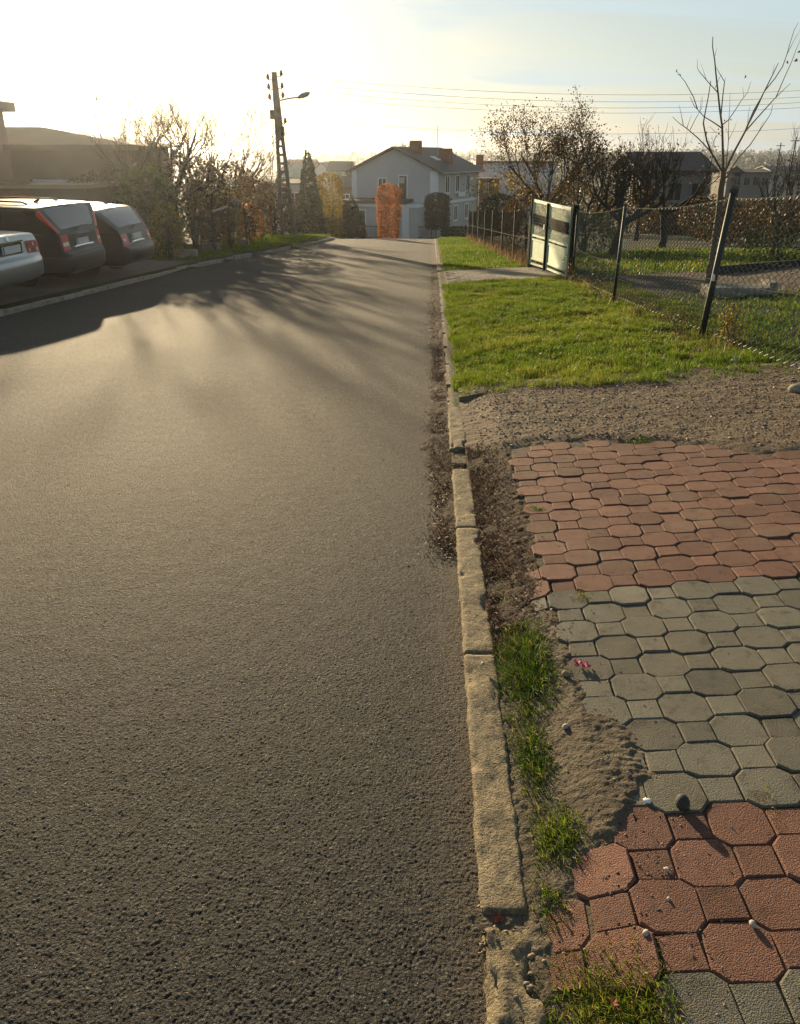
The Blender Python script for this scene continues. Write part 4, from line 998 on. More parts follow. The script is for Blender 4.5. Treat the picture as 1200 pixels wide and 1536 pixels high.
def tree(label, x, y, h, seed, trunk_r=.09, maxl=4, kids=(3, 5), up=.1, ang=.7, lean=(0, 0), trunk_f=.35, limbs=5, leaves=0, leaf_s=(.02, .05), lmat='leaf_brown', group='bare garden trees', name='bare_tree', cat='tree', rmin=.006, split=.62, spread=1.0, z=None, wob=.16, lscatter=.12, bark='bark'):
    rr = random.Random(seed); rs = np.random.RandomState(seed); z = gzf(x, y) if z is None else z
    t = thing(name, label, cat, (x, y, z), group=group); big = MB(); tw = MB(); tips = []
    th = h * trunk_f; pts = [Vector((x, y, z - .1))]
    for k in range(1, 5): pts.append(Vector((x + lean[0] * k / 4 + rr.gauss(0, .03), y + lean[1] * k / 4 + rr.gauss(0, .03), z + th * k / 4)))
    big.tube(pts, [trunk_r * 1.25, trunk_r, trunk_r * .9, trunk_r * .85, trunk_r * .7], 8)
    top = pts[-1]
    for k in range(limbs):
        a = 6.28 * k / limbs + rr.uniform(-.4, .4); e = rr.uniform(.5, 1.1) * spread
        b = pts[3].lerp(top, rr.uniform(.2, 1)); d = Vector((math.cos(a) * math.sin(e), math.sin(a) * math.sin(e), math.cos(e)))
        grow(big, tw, b, d, (h - th) * rr.uniform(.5, .72), trunk_r * .55, 1, maxl, rr, tips, up, kids, split, ang, wob, rmin)
    big.build('trunk', bark, t, smooth=True); tw.build('branches', bark, t, kind='stuff')
    if leaves and tips:
        idx = rs.randint(0, len(tips), leaves); P = np.array([tuple(tips[i]) for i in idx]) + rs.normal(0, lscatter, (leaves, 3))
        P = P[P[:, 2] > z + .15]
        leaf_quads('leaves', P, rs.uniform(*leaf_s, len(P)), lmat, rs, rs.rand(len(P)) ** 1.2, t)
    return t
def shrub(label, x, y, w, h, seed, lmat, n, ls, name='shrub', cat='shrub', group='garden shrubs', form='round', stems=8, d=None, z=None, fill=.35):
    """stems with leaves in uneven clumps through the volume"""
    rs = np.random.RandomState(seed); z = gzf(x, y) if z is None else z; d = d or w
    t = thing(name, label, cat, (x, y, z), group=group); st = MB()
    for k in range(stems):
        a = rs.uniform(0, 6.28); q = rs.uniform(.1, .6); pts = [Vector((x, y, z - .1)) + Vector((math.cos(a) * .05, math.sin(a) * .05, 0))]
        for i in range(1, 5): pts.append(Vector((x + math.cos(a) * q * w / 2 * (i / 4) + rs.normal(0, .02), y + math.sin(a) * q * d / 2 * (i / 4), z + h * .85 * i / 4)))
        st.tube(pts, [.03 * h / 2, .022 * h / 2, .016 * h / 2, .010 * h / 2, .004 * h / 2], 4)
    st.build('stems', 'bark', t)
    def radius(q):     # half-width profile over height 0..1
        if form == 'round': return np.sqrt(np.clip(1 - (2 * q - 1) ** 2, 0, 1)) * .9 + .1
        if form == 'cone': return (1 - q) ** .8 * .95 + .03
        if form == 'column': return np.where(q > .8, np.sqrt(np.clip(1 - ((q - .8) / .2) ** 2, 0, 1)), .88 + .12 * q) 
        return np.ones_like(q)
    q = rs.rand(n * 2); keep = rs.rand(n * 2) < radius(q) ** (1.4 if form == 'cone' else 1.0); q = q[keep][:n]; m = len(q)
    a = rs.rand(m) * 6.283
    lump = 1 + .22 * (fbm(np.cos(a) * 1.5 + q * 3 + seed, np.sin(a) * 1.5 + q * 2, 1.7) - .5) * 2 + .12 * (fbm(a * 2, q * 9, 1.6) - .5) * 2
    rad = (1 - fill * rs.rand(m) ** 1.6) * radius(q) * lump
    if form == 'column': lump = 1 + .8 * (lump - 1)
    P = np.stack([x + np.cos(a) * rad * w / 2, y + np.sin(a) * rad * d / 2, z + q * h], 1)
    leaf_quads('foliage', P, rs.uniform(ls * .6, ls * 1.4, m), lmat, rs, np.clip(rs.rand(m) ** 1.3 * .8 + .25 * (lump - .9), 0, 1), t)
    return t

# young bare tree behind the fence, limb by limb
YT = 12.6
def y_pt(zx, zy, dy=0): return at(900 + zx / 4, 20 + zy / 4, YT + dy)
yt_base = on_ground(1075, YT); yt_base = Vector((at(1077, 330, YT).x, YT, gzf(at(1077, 330, YT).x, YT)))
yt = thing('young_tree', 'young bare tree with upswept branches rising behind the leaning fence post', 'tree', yt_base)
mb = MB(); mb.tube([yt_base - Vector((0, 0, .1)), y_pt(715, 1180), y_pt(725, 1060), y_pt(738, 985), y_pt(742, 930)], [.05, .046, .045, .042, .034], 8)
tk = mb.build('trunk', 'bark_light', yt, smooth=True)
limbs = [
    ([(740, 960), (700, 890), (665, 830), (640, 760), (620, 660), (630, 600), (650, 500), (665, 405)], .019, -.5),
    ([(665, 830), (590, 750), (520, 690), (470, 655), (435, 620)], .011, -.8),
    ([(500, 672), (488, 610), (475, 550)], .006, -.9), ([(520, 690), (535, 650), (550, 605)], .005, -.7), ([(540, 700), (575, 630), (610, 570), (615, 500)], .006, -.6),
    ([(740, 950), (736, 800), (733, 680), (720, 590), (708, 480), (695, 360), (688, 280), (675, 200), (677, 140)], .021, .2),
    ([(690, 255), (702, 205)], .004, .25), ([(725, 620), (735, 510), (747, 410), (720, 365), (698, 325)], .011, .4), ([(747, 412), (757, 380)], .004, .4),
    ([(735, 668), (770, 640), (805, 590), (850, 520), (885, 475), (906, 408)], .010, .5), ([(862, 500), (856, 440)], .004, .5),
    ([(733, 690), (690, 660), (625, 620), (565, 555), (540, 500)], .011, -.2), ([(585, 575), (560, 500), (510, 410), (485, 380), (460, 345)], .008, -.3), ([(600, 590), (608, 500)], .004, -.2),
    ([(706, 475), (660, 425), (600, 355), (584, 330), (584, 275)], .008, .1), ([(640, 405), (605, 300)], .004, .1), ([(690, 450), (720, 380), (735, 365)], .005, .1),
    ([(748, 955), (800, 840), (870, 710), (920, 590), (965, 510), (1010, 420), (1045, 350), (1070, 298)], .019, .6),
    ([(890, 665), (940, 570), (985, 470), (1050, 390), (1095, 320), (1120, 250), (1140, 180), (1165, 100), (1190, 55)], .011, .9),
    ([(875, 705), (950, 620), (1040, 520), (1085, 475), (1142, 420)], .012, .4), ([(1055, 505), (1100, 400), (1150, 290), (1180, 210), (1205, 150)], .008, .5),
    ([(884, 690), (890, 610), (900, 548)], .006, .7), ([(1035, 360), (1050, 300)], .004, .7), ([(1125, 240), (1160, 170), (1200, 100)], .005, .9),
    ([(755, 990), (800, 910), (840, 855), (900, 790), (950, 715), (1000, 640), (1025, 600), (1037, 550)], .012, .2), ([(833, 860), (842, 795)], .004, .2), ([(950, 715), (975, 660), (990, 640)], .004, .3),
    ([(755, 925), (765, 840), (770, 760), (772, 660), (778, 560), (781, 475)], .009, .9), ([(770, 762), (800, 705), (820, 650)], .005, .9), ([(773, 745), (755, 680)], .004, .9), ([(700, 720), (660, 680), (640, 690)], .004, -.2),
]
for k, (pl, r0, dy) in enumerate(limbs):
    mb = MB(); n = len(pl); pts = [y_pt(x, yv, dy * (i / n if k in (0, 5, 17, 24, 27, 1, 7, 9, 11, 14, 18, 19) else 1)) for i, (x, yv) in enumerate(pl)]
    # start from the true parent depth so the limbs join
    mb.tube(pts, [r0 * (1 - .72 * i / (n - 1)) * .85 for i in range(n)], 5); mb.build('branch', 'bark_light', yt, smooth=True)
P = np.array([tuple(y_pt(a, b, .7)) for a, b in ((460, 345), (472, 368), (480, 372), (1125, 293), (1172, 285), (1180, 280), (1195, 230), (872, 380), (372, 328))])
leaf_quads('last_leaves', P[:8], np.full(8, .028), 'leaf_brown', np.random.RandomState(2), np.linspace(0, .5, 8), yt)

# orchard on the right
OG = 'orchard trees beyond the wire fence'
def gx_at(u, Y): d = ray(u, 300); return d.x / d.y * Y
tree('leafy old orchard tree with brown leaves and thin top shoots above the green gate', gx_at(822, 30), 30, 4.3, 101, .10, 4, (3, 5), .12, .62, leaves=7500, leaf_s=(.022, .05), group=OG, name='orchard_tree', trunk_f=.28, limbs=6, lscatter=.14, spread=.85)
tree('orchard tree with tawny leaves between the gate and the gnarled bare tree', gx_at(880, 27), 27, 3.3, 102, .09, 4, (3, 5), .08, .7, leaves=6000, leaf_s=(.02, .045), group=OG, name='orchard_tree', trunk_f=.25, limbs=6, lmat='leaf_brown', lscatter=.15, spread=1.2)
tree('gnarled bare apple tree with a dark leaning trunk and upright shoots', gx_at(925, 24), 24, 3.3, 103, .13, 4, (3, 5), .34, .85, (.25, 0), .28, 6, leaves=260, leaf_s=(.02, .05), group=OG, name='orchard_tree', spread=1.35, wob=.2)
tree('dark bushy apple tree with drooping limbs in front of the grey orchard house', gx_at(1000, 27), 27, 3.4, 104, .11, 4, (3, 4), .06, .85, leaves=500, leaf_s=(.025, .05), group=OG, name='orchard_tree', spread=1.3)
tree('small bare apple tree farther back, left of the young tree', gx_at(960, 34), 34, 3.9, 105, .09, 4, (3, 4), .3, .7, leaves=120, group=OG, name='orchard_tree', spread=1.2)
tree('low bare fruit tree with a pale trunk at the right edge, behind the track', gx_at(1172, 21), 21, 2.7, 106, .06, 4, (3, 4), .2, .8, leaves=120, group=OG, name='orchard_tree', bark='bark_light', spread=1.2)
tree('slender bare sapling far right against the low sky', gx_at(1190, 40), 40, 4.2, 107, .06, 4, (3, 4), .3, .5, leaves=50, group=OG, name='orchard_tree')
shrub('tawny bush under the orchard trees beside the gate', gx_at(795, 27), 27, 1.7, 1.9, 111, 'leaf_brown', 1500, .05, group='undergrowth of the orchard')
shrub('green and yellow bush at the foot of the tawny orchard tree', gx_at(880, 25), 25, 2.0, 1.2, 112, 'leaf_green', 1300, .045, group='undergrowth of the orchard')
shrub('olive bush on the far side of the dirt track by the right edge', gx_at(1185, 19), 19, 1.6, .75, 113, 'leaf_green', 1200, .03, group='undergrowth of the orchard')
shrub('ochre bush low behind the young tree', gx_at(1110, 30), 30, 3.2, 1.2, 114, 'leaf_brown', 2200, .05, group='undergrowth of the orchard')
shrub('rust-brown bush at the far right behind the fence', gx_at(1160, 34), 34, 3.8, 1.5, 115, 'leaf_brown', 2400, .06, group='undergrowth of the orchard')
shrub('brown bush beside the grey orchard house', gx_at(1065, 36), 36, 2.4, 1.7, 116, 'leaf_brown', 1800, .06, group='undergrowth of the orchard')
shrub('dark evergreen bush behind the far mesh fence', gx_at(750, 58), 58, 3.2, 2.9, 117, 'needle', 5200, .09, group='evergreens near the house', name='evergreen_shrub')
tree('small tree with golden leaves behind the evergreen bush', gx_at(770, 75), 75, 6.6, 108, .10, 3, (3, 5), .1, .7, leaves=1500, leaf_s=(.08, .14), lmat='leaf_yellow', group='trees behind the house', name='autumn_tree', lscatter=.3, rmin=.012)
tree('round bare tree rising behind the grey house roof', gx_at(572, 118), 118, 10.6, 109, .26, 5, (4, 5), .06, .62, leaves=0, group='trees behind the house', rmin=.035, bark='bark_light', trunk_f=.3, limbs=7)
tree('lower bare tree behind the house beside the antenna', gx_at(618, 122), 122, 10, 110, .22, 5, (3, 4), .08, .6, leaves=0, group='trees behind the house', rmin=.03, bark='bark_light', trunk_f=.3, limbs=6)

FG = 'bushes on the land behind the orchard'
for k, (u, Y, w, h, lm, lab) in enumerate((
    (1010, 44, 3.4, 1.3, 'leaf_brown', 'wide brown thicket in front of the grey orchard house'), (1085, 48, 3.0, 1.5, 'leaf_green', 'low olive thicket behind the young tree'),
    (1130, 56, 6.0, 2.3, 'leaf_brown', 'tall rusty thicket below the far right building'), (1180, 46, 4.2, 1.7, 'leaf_brown', 'low brown bush near the right edge of the orchard land'),
    (1200, 62, 6.5, 2.8, 'leaf_brown', 'big brown thicket at the far right edge'), (945, 50, 4.5, 2.2, 'leaf_brown', 'brown thicket between the bare apple trees and the house'),
    (1050, 62, 5.2, 2.6, 'needle', 'dark evergreen clump beside the grey orchard house'), (1105, 74, 7.0, 3.4, 'leaf_brown', 'high tawny thicket on the plain, right of the young tree'),
    (870, 44, 4.2, 2.3, 'leaf_brown', 'brown thicket behind the green gate orchard trees'), (1155, 90, 8.0, 3.8, 'leaf_green', 'olive tree clump far back on the right plain'))):
    shrub(lab, gx_at(u, Y), Y, w, h, 160 + k, lm, 3600, .022 + .0009 * Y, group=FG, fill=.55)
# trees and bushes on the left
LG = 'bare trees along the left gardens'
for (lab, u, Y, h, sd, tr, lv, lm, ml) in (
    ('broad bare tree over the low roof, leftmost of the roadside trees', 205, 33, 5.6, 121, .10, 120, 'leaf_brown', 5),
    ('bare tree with a thick cut trunk behind the green bush', 262, 30, 5.1, 122, .14, 700, 'leaf_brown', 4),
    ('tall bare tree with fine twigs left of the wooden gate post', 300, 36, 5.7, 123, .09, 150, 'leaf_brown', 5),
    ('rounded bare tree close to the lattice pole', 356, 41, 5.9, 124, .10, 100, 'leaf_brown', 5),
    ('dusky bare tree just behind the lattice pole', 392, 48, 5.0, 125, .10, 700, 'leaf_brown', 4),
    ('spindly bare tree between the cut trunk and the low roof', 236, 40, 5.6, 126, .08, 200, 'leaf_brown', 4)):
    tree(lab, gx_at(u, Y), Y, h, sd, tr, ml, (3, 4) if ml == 5 else (3, 5), .12, .65, leaves=lv, leaf_s=(.015, .035), lmat=lm, group=LG, limbs=6, trunk_f=.32, rmin=.006)
mb = MB(); b = on_ground(263, 29.5); tz = at(252, 190, 29.5)
SG = 'shrubs along the left gardens'
for (lab, u, Y, w, h, sd, lm, n, ls) in (
    ('green bush with yellowing leaves behind the parked cars', 222, 24.5, 1.9, 2.5, 131, 'leaf_green', 2600, .05),
    ('brown thicket under the cut trunk tree', 285, 29, 2.6, 2.9, 132, 'leaf_brown', 3200, .06),
    ('dark brown thicket left of the lattice pole', 335, 34, 3.0, 3.0, 133, 'leaf_brown', 3600, .06),
    ('russet bush beside the lattice pole', 378, 39, 2.2, 2.6, 134, 'leaf_brown', 2600, .06),
    ('orange-tinged bush at the garden corner by the verge', 372, 34.5, 1.1, 1.5, 135, 'leaf_orange', 700, .045),
    ('yellow-leaved shrub by the wire panel', 342, 31, 1.0, 1.9, 136, 'leaf_yellow', 650, .04),
    ('dim hedge clump in front of the flare-pink wall', 165, 27, 3.0, 2.4, 137, 'leaf_brown', 3000, .06),
    ('olive shrub low behind the rear of the second estate car', 246, 23.4, .9, 1.5, 138, 'leaf_yellow', 700, .035),
    ('dark bush filling the gap behind the wire panel', 312, 31.5, 2.2, 2.2, 139, 'leaf_brown', 2400, .06),
    ('brownish hedge clump under the lattice pole', 410, 45, 2.4, 2.6, 140, 'leaf_brown', 2400, .07)):
    shrub(lab, gx_at(u, Y), Y, w, h, sd, lm, n, ls, group=SG)
EG = 'evergreens near the house'
shrub('pointed dark spruce between the pole and the golden thuja', gx_at(464, 62), 62, 2.5, 6.1, 141, 'needle', 5200, .10, form='cone', group=EG, name='spruce', cat='tree', stems=1)
shrub('rounded golden thuja beside the dark spruce', gx_at(494, 66), 66, 2.2, 4.7, 142, 'leaf_yellow', 3600, .08, form='column', group=EG, name='thuja', cat='tree', stems=1)
shrub('dark green cone-shaped shrub at the left of the house front', gx_at(527, 76), 76, 3.0, 3.6, 143, 'needle', 4200, .10, form='cone', group=EG, name='evergreen_shrub', stems=2)
shrub('broad dark hedge left of the house beneath the spruce', gx_at(470, 70), 70, 5.4, 2.6, 144, 'needle', 5600, .11, group=EG, name='evergreen_shrub', d=2)
shrub('low dark hedge between the golden thuja and the house', gx_at(505, 72), 72, 3.0, 3.0, 145, 'needle', 4200, .10, group=EG, name='evergreen_shrub', d=2)
shrub('orange-brown clipped columnar hornbeam in front of the house', gx_at(583, 74), 74, 2.15, 4.55, 146, 'leaf_orange', 7000, .075, form='column', group=EG, name='clipped_tree', cat='tree', stems=2)
tp = shrub('dark round clipped tree on a bare stem at the house corner', gx_at(656, 76), 76, 2.25, 3.0, 147, 'needle', 5200, .085, form='column', group=EG, name='clipped_tree', cat='tree', stems=1)
for ch in tp.children:
    if ch.name.startswith('foliage'): ch.location.z += .9
shrub('low dark bushes at the foot of the house side wall', gx_at(690, 80), 80, 3.6, 1.2, 148, 'needle', 2400, .09, group=EG, name='evergreen_shrub', d=1.5)

# ================================================================== BUILDINGS
def window(parent, c, right, up, nrm, w, h, wall_t=.05, mull=True, frame='white'):
    """frame proud of the wall, recessed pane, sill"""
    c = Vector(c); r = Vector(right).normalized(); u = Vector(up).normalized(); n = Vector(nrm).normalized(); f = .11 if w > .7 else .08
    fr = MB()
    def slab(x0, x1, y0, y1, d0, d1, m):
        P = [c + r * a + u * b + n * d for d in (d0, d1) for (a, b) in ((x0, y0), (x1, y0), (x1, y1), (x0, y1))]; m.hexa(P)
    slab(-w / 2, -w / 2 + f, -h / 2, h / 2, .002, .06, fr); slab(w / 2 - f, w / 2, -h / 2, h / 2, .002, .06, fr)
    slab(-w / 2 + f, w / 2 - f, -h / 2, -h / 2 + f, .002, .06, fr); slab(-w / 2 + f, w / 2 - f, h / 2 - f, h / 2, .002, .06, fr)
    if mull: slab(-.03, .03, -h / 2 + f, h / 2 - f, .002, .05, fr)
    o = fr.build('window', frame, parent)
    g = MB(); slab(-w / 2 + f, w / 2 - f, -h / 2 + f, h / 2 - f, .004, .02, g); g.build('pane', 'pane', o)
    s = MB(); slab(-w / 2 - .06, w / 2 + .06, -h / 2 - .06, -h / 2 - .005, .002, .12, s); s.build('sill', frame, o)
    return o
# the grey house at the end of the street
HY = 90.0
hA = at(526, 300, HY); hB = at(656, 300, HY - .0)
ang = R(22); W_ = (hB.x - hA.x) / math.cos(ang)
ex = Vector((math.cos(ang), -math.sin(ang) * 1.0, 0)); ey = Vector((math.sin(ang), math.cos(ang), 0)); ez = Vector((0, 0, 1))
ex = Vector((math.cos(ang), math.sin(-ang), 0)); ey = Vector((math.sin(ang), math.cos(ang), 0))
O = Vector((hA.x, HY + 2.2, 0)); zG = at(600, 357, HY).z - .15; zE = at(657, 256, HY).z; zR = at(590, 222, HY).z
D_ = 12.6
house = thing('house', 'two-storey grey house with a dark gable roof at the end of the street', 'house', (O.x, O.y, zG))
def hp(a, b, z): return O + ex * a + ey * b + ez * z
H_ = zE - zG; HR = zR - zG
mb = MB()     # gable body
def hquad(m, *pts): m.add(pts, [tuple(range(len(pts)))])
b0 = Vector((0, 0, zG))
def hh(a, b, z): return hp(a, b, zG + z)
hquad(mb, hh(0, 0, -1), hh(W_, 0, -1), hh(W_, 0, H_), hh(W_ / 2, 0, HR - .12), hh(0, 0, H_)); hquad(mb, hh(W_, D_, -1), hh(0, D_, -1), hh(0, D_, H_), hh(W_ / 2, D_, HR - .12), hh(W_, D_, H_))
hquad(mb, hh(0, D_, -1), hh(0, 0, -1), hh(0, 0, H_), hh(0, D_, H_))
mb.build('wall', 'wall_grey', house)
m2 = MB(); m2.hexa([hh(W_ - .2, .02, -1), hh(W_ + .02, .02, -1), hh(W_ + .02, D_, -1), hh(W_ - .2, D_, -1), hh(W_ - .2, .02, H_), hh(W_ + .02, .02, H_), hh(W_ + .02, D_, H_), hh(W_ - .2, D_, H_)]); m2.build('side_wall', 'wall_side', house)
# roof slabs with overhang
rf = MB(); ov = .55; sl_ = (HR - H_) / (W_ / 2)
for sgn in (0, 1):
    e0 = -ov if sgn == 0 else W_ + ov; ze = H_ - ov * sl_
    P = [hh(e0, -.5, ze), hh(W_ / 2, -.5, HR), hh(W_ / 2, D_ + .5, HR), hh(e0, D_ + .5, ze)]
    if sgn: P = [P[1], P[0], P[3], P[2]]
    rf.hexa([p - ez * .0 for p in P] + [p + ez * .16 for p in P])
roof = rf.build('roof', 'roof_dark', house)
for (a, b, w, hgt) in ((W_ * .60, 3.4, .55, 1.35), (W_ * .82, 6.6, .62, 1.55)):
    zc = HR - abs(a - W_ / 2) * sl_; m = MB(); 
    for k in range(6):
        q = .0 if k % 2 else .015; z0 = zc - .2 + (hgt) * k / 6
        P = [hh(a - w - q, b - w * .6 - q, z0), hh(a + w + q, b - w * .6 - q, z0), hh(a + w + q, b + w * .6 + q, z0), hh(a - w - q, b + w * .6 + q, z0)]; m.hexa(P + [p + ez * (hgt / 6) for p in P])
    c = m.build('chimney', 'brick', roof)
m = MB(); P = [hh(W_ * .74, 4.0, HR - W_ * .24 * sl_ + .2), hh(W_ * .82, 4.0, HR - W_ * .32 * sl_ + .2), hh(W_ * .82, 5.2, HR - W_ * .32 * sl_ + .2), hh(W_ * .74, 5.2, HR - W_ * .24 * sl_ + .2)]
m.hexa(P + [p + ez * .06 for p in P]); m.build('skylight', 'white', roof)
# antenna
an = MB(); a0 = hh(W_ * .80, 4.6, HR - W_ * .3 * sl_); an.tube([a0, a0 + ez * 3.4], .03, 5); 
for k, zz in enumerate((1.5, 2.9, 3.3)):
    an.tube([a0 + ez * zz - ex * [.9, .35, .45][k], a0 + ez * zz + ex * [.2, .25, .45][k]], .018, 4)
an.tube([a0 + ez * 1.5 - ex * .35, a0 + ez * 3.2 - ex * .35], .018, 4)
for q in (-.9, .5): an.tube([a0 + ez * (1.2 if q < 0 else .3) + ex * q * .7, a0 + ez * (2.2 if q < 0 else .4) + ex * q * .7], .012, 4)
an.build('antenna', 'steel', house)
# corner pilasters, annex with flat roof, band
for (a0_, a1_) in ((-.02, .55), (W_ - .80, W_ + .03)):
    m = MB(); P = [hh(a0_, -.07, 2.9 if a0_ < 1 else 3.0), hh(a1_, -.07, 2.9 if a0_ < 1 else 3.0), hh(a1_, .1, 2.9), hh(a0_, .1, 2.9)]
    m.hexa(P + [Vector((p.x, p.y, zG + H_ - .05)) for p in P]); m.build('pilaster', 'white', house)
ax0, ax1, ad = .15, W_ * .845, -2.2; az = at(560, 305, HY - 1).z - zG
m = MB(); P = [hh(ax0, ad, -1), hh(ax1, ad, -1), hh(ax1, -.02, -1), hh(ax0, -.02, -1)]; m.hexa(P + [Vector((p.x, p.y, zG + az - .32)) for p in P]); anx = m.build('annex', 'wall_grey', house)
m = MB(); P = [hh(ax0 - .15, ad - .15, az - .32), hh(ax1 + .15, ad - .15, az - .32), hh(ax1 + .15, -.02, az - .32), hh(ax0 - .15, -.02, az - .32)]; m.hexa(P + [p + ez * .28 for p in P]); m.build('cornice', 'white', anx)
m = MB(); P = [hh(ax0 - .25, ad - .25, az - .03), hh(ax1 * .86, ad - .25, az - .03), hh(ax1 * .86, -.02, az + .12), hh(ax0 - .25, -.02, az + .12)]; m.hexa(P + [p + ez * .30 for p in P]); m.build('annex_roof', 'roof_dark', anx)
m = MB(); c_ = W_ * .70; P = [hh(c_, ad - .12, -1), hh(c_ + .75, ad - .12, -1), hh(c_ + .75, ad + .05, -1), hh(c_, ad + .05, -1)]; m.hexa(P + [Vector((p.x, p.y, zG + az - .32)) for p in P]); m.build('pillar', 'white', house)
def hz(v): return at(600, v, HY).z
wr_, wu = ex, ez
window(house, hp(W_ * .365, 0, hz(273) - .35), ex, ez, -ey, 1.05, 1.5); window(house, hp(W_ * .605, 0, hz(282)), ex, ez, -ey, 1.05, 2.5, mull=False)
m = MB(); c_ = hp(W_ * .605, -.065, hz(270.5)); m.box(c_.x - .36, c_.x + .36, c_.y - .02, c_.y + .015, c_.z - .28, c_.z + .28); m.build('blind', 'wall_side', house)
window(anx, hp(W_ * .235, ad, hz(325)), ex, ez, -ey, .8, 1.5, mull=False)
for k, b in enumerate((2.6, 5.6, 8.8)): window(house, hp(W_ + .02, b, hz(277)), ey, ez, ex, 1.25, 1.75)
for k, b in enumerate((5.2, 8.6)): window(house, hp(W_ + .02, b, hz(322)), ey, ez, ex, 1.1, 1.6)
m = MB(); P = [hh(W_ + .022, .05, 0), hh(W_ + .10, .05, 0), hh(W_ + .10, D_ - .02, 0), hh(W_ + .022, D_ - .02, 0)]
m.hexa([Vector((p.x, p.y, hz(306))) for p in P] + [Vector((p.x, p.y, hz(302))) for p in P]); m.build('band', 'white', house)
m = MB(); P0 = hp(W_ + .12, D_ - .6, 0); m.tube([Vector((P0.x, P0.y, zE - .1)), Vector((P0.x, P0.y, zG))], .06, 6); m.build('downpipe', 'steel', house)
m = MB(); P0 = hh(W_ + ov + .06, -.5, H_ - ov * sl_ + .02); P1 = hh(W_ + ov + .06, D_ + .5, H_ - ov * sl_ + .02); m.tube([P0, P1], .08, 6); m.build('gutter', 'steel', house)
for (b, v) in ((6.6, 294), (10.2, 289.5)):
    sg = MB(); c_ = hp(W_ + .16, b, hz(v)); 
    P = [c_ - ey * 1.05 - ez * .22, c_ + ey * 1.05 - ez * .22]; sg.hexa([P[0], P[1], P[1] + ex * .05, P[0] + ex * .05] + [q + ez * .44 for q in (P[0], P[1], P[1] + ex * .05, P[0] + ex * .05)]); sg.build('sign_board', 'white', house)
# iron fence in front of the house
hf = thing('iron_fence', 'dark iron railing fence in front of the grey house', 'fence', (gx_at(600, 79), 87.9, gzf(0, 87.9)))
x0f, x1f = gx_at(545, 87.9), gx_at(700, 87.9); zb = gzf(0, 87.9); n = 60
for k in range(n + 1):
    m = MB(); x = x0f + (x1f - x0f) * k / n; big = k % 10 == 0
    w = .05 if big else .014; m.box(x - w, x + w, 87.88 - w, 87.88 + w, zb - .1, zb + (1.5 if big else 1.35)); m.build('post' if big else 'picket', 'iron', hf)
for z in (.2, 1.25):
    m = MB(); m.box(x0f, x1f, 87.86 - .02, 87.90 + .0, zb + z, zb + z + .06); m.build('rail', 'iron', hf)

# pale blue hall and brick building behind the house
def block(name, label, cat, x0, x1, y0, y1, zb, zt, wall, roof=None, roof_h=0, gable_x=True, ov=.3, group=None, wins=(), base=True, roof_t=.12, frame='white'):
    t = thing(name, label, cat, ((x0 + x1) / 2, (y0 + y1) / 2, zb), group=group)
    m = MB(); P = [(x0, y0, zb - 2), (x1, y0, zb - 2), (x1, y1, zb - 2), (x0, y1, zb - 2)]
    m.hexa(P + [(a, b, zt) for a, b, _ in P])
    if roof_h:
        if gable_x: m.add([(x0, y0, zt), (x0, y1, zt), (x0, (y0 + y1) / 2, zt + roof_h - .02), (x1, y0, zt), (x1, y1, zt), (x1, (y0 + y1) / 2, zt + roof_h - .02)], [(0, 2, 1), (3, 4, 5)])
        else: m.add([(x0, y0, zt), (x1, y0, zt), ((x0 + x1) / 2, y0, zt + roof_h - .02), (x0, y1, zt), (x1, y1, zt), ((x0 + x1) / 2, y1, zt + roof_h - .02)], [(0, 1, 2), (4, 3, 5)])
    m.build('wall', wall, t)
    if roof:
        r_ = MB()
        if roof_h == 0: r_.box(x0 - ov, x1 + ov, y0 - ov, y1 + ov, zt + .003, zt + roof_t)
        elif gable_x:
            ym = (y0 + y1) / 2; s = roof_h / (ym - y0)
            for (ye, sg) in ((y0 - ov, 0), (y1 + ov, 1)):
                P = [(x0 - ov, ye, zt - ov * s), (x1 + ov, ye, zt - ov * s), (x1 + ov, ym, zt + roof_h), (x0 - ov, ym, zt + roof_h)]
                r_.hexa(P + [(a, b, c + roof_t) for a, b, c in P])
        else:
            xm = (x0 + x1) / 2; s = roof_h / (xm - x0)
            for xe in (x0 - ov, x1 + ov):
                P = [(xe, y0 - ov, zt - ov * s), (xm, y0 - ov, zt + roof_h), (xm, y1 + ov, zt + roof_h), (xe, y1 + ov, zt - ov * s)]
                r_.hexa(P + [(a, b, c + roof_t) for a, b, c in P])
        r_.build('roof', roof, t)
    for (fx, fz, w, h) in wins: window(t, (x0 + (x1 - x0) * fx, y0, zb + (zt - zb) * fz), (1, 0, 0), (0, 0, 1), (0, -1, 0), w, h, frame=frame)
    return t
def span(u0, u1, Y): return gx_at(u0, Y), gx_at(u1, Y)
Yb = 118; x0, x1 = span(716, 830, Yb); zt = at(760, 244, Yb).z
hall = block('hall', 'long pale blue hall with a flat dark roof edge behind the grey house', 'building', x0, x1, Yb, Yb + 16, zt - 5.5, zt, 'wall_blue', 'roof_dark', 0, roof_t=.18)
Yb = 108; x0, x1 = span(718, 748, Yb); zt = at(733, 269, Yb).z
bb = block('brick_building', 'low red brick building between the house and the evergreen bush', 'building', x0, x1, Yb, Yb + 6, zt - 4.5, zt, 'brick_dark', 'roof_dark', 0, wins=((.38, .78, .5, 1.2),))
x0, x1 = span(712, 723, 116.0); m = MB(); zt = at(717, 232, 116).z; m.box(x0, x1, 116, 117, zt - 2.0, zt); m.build('chimney', 'brick', hall)
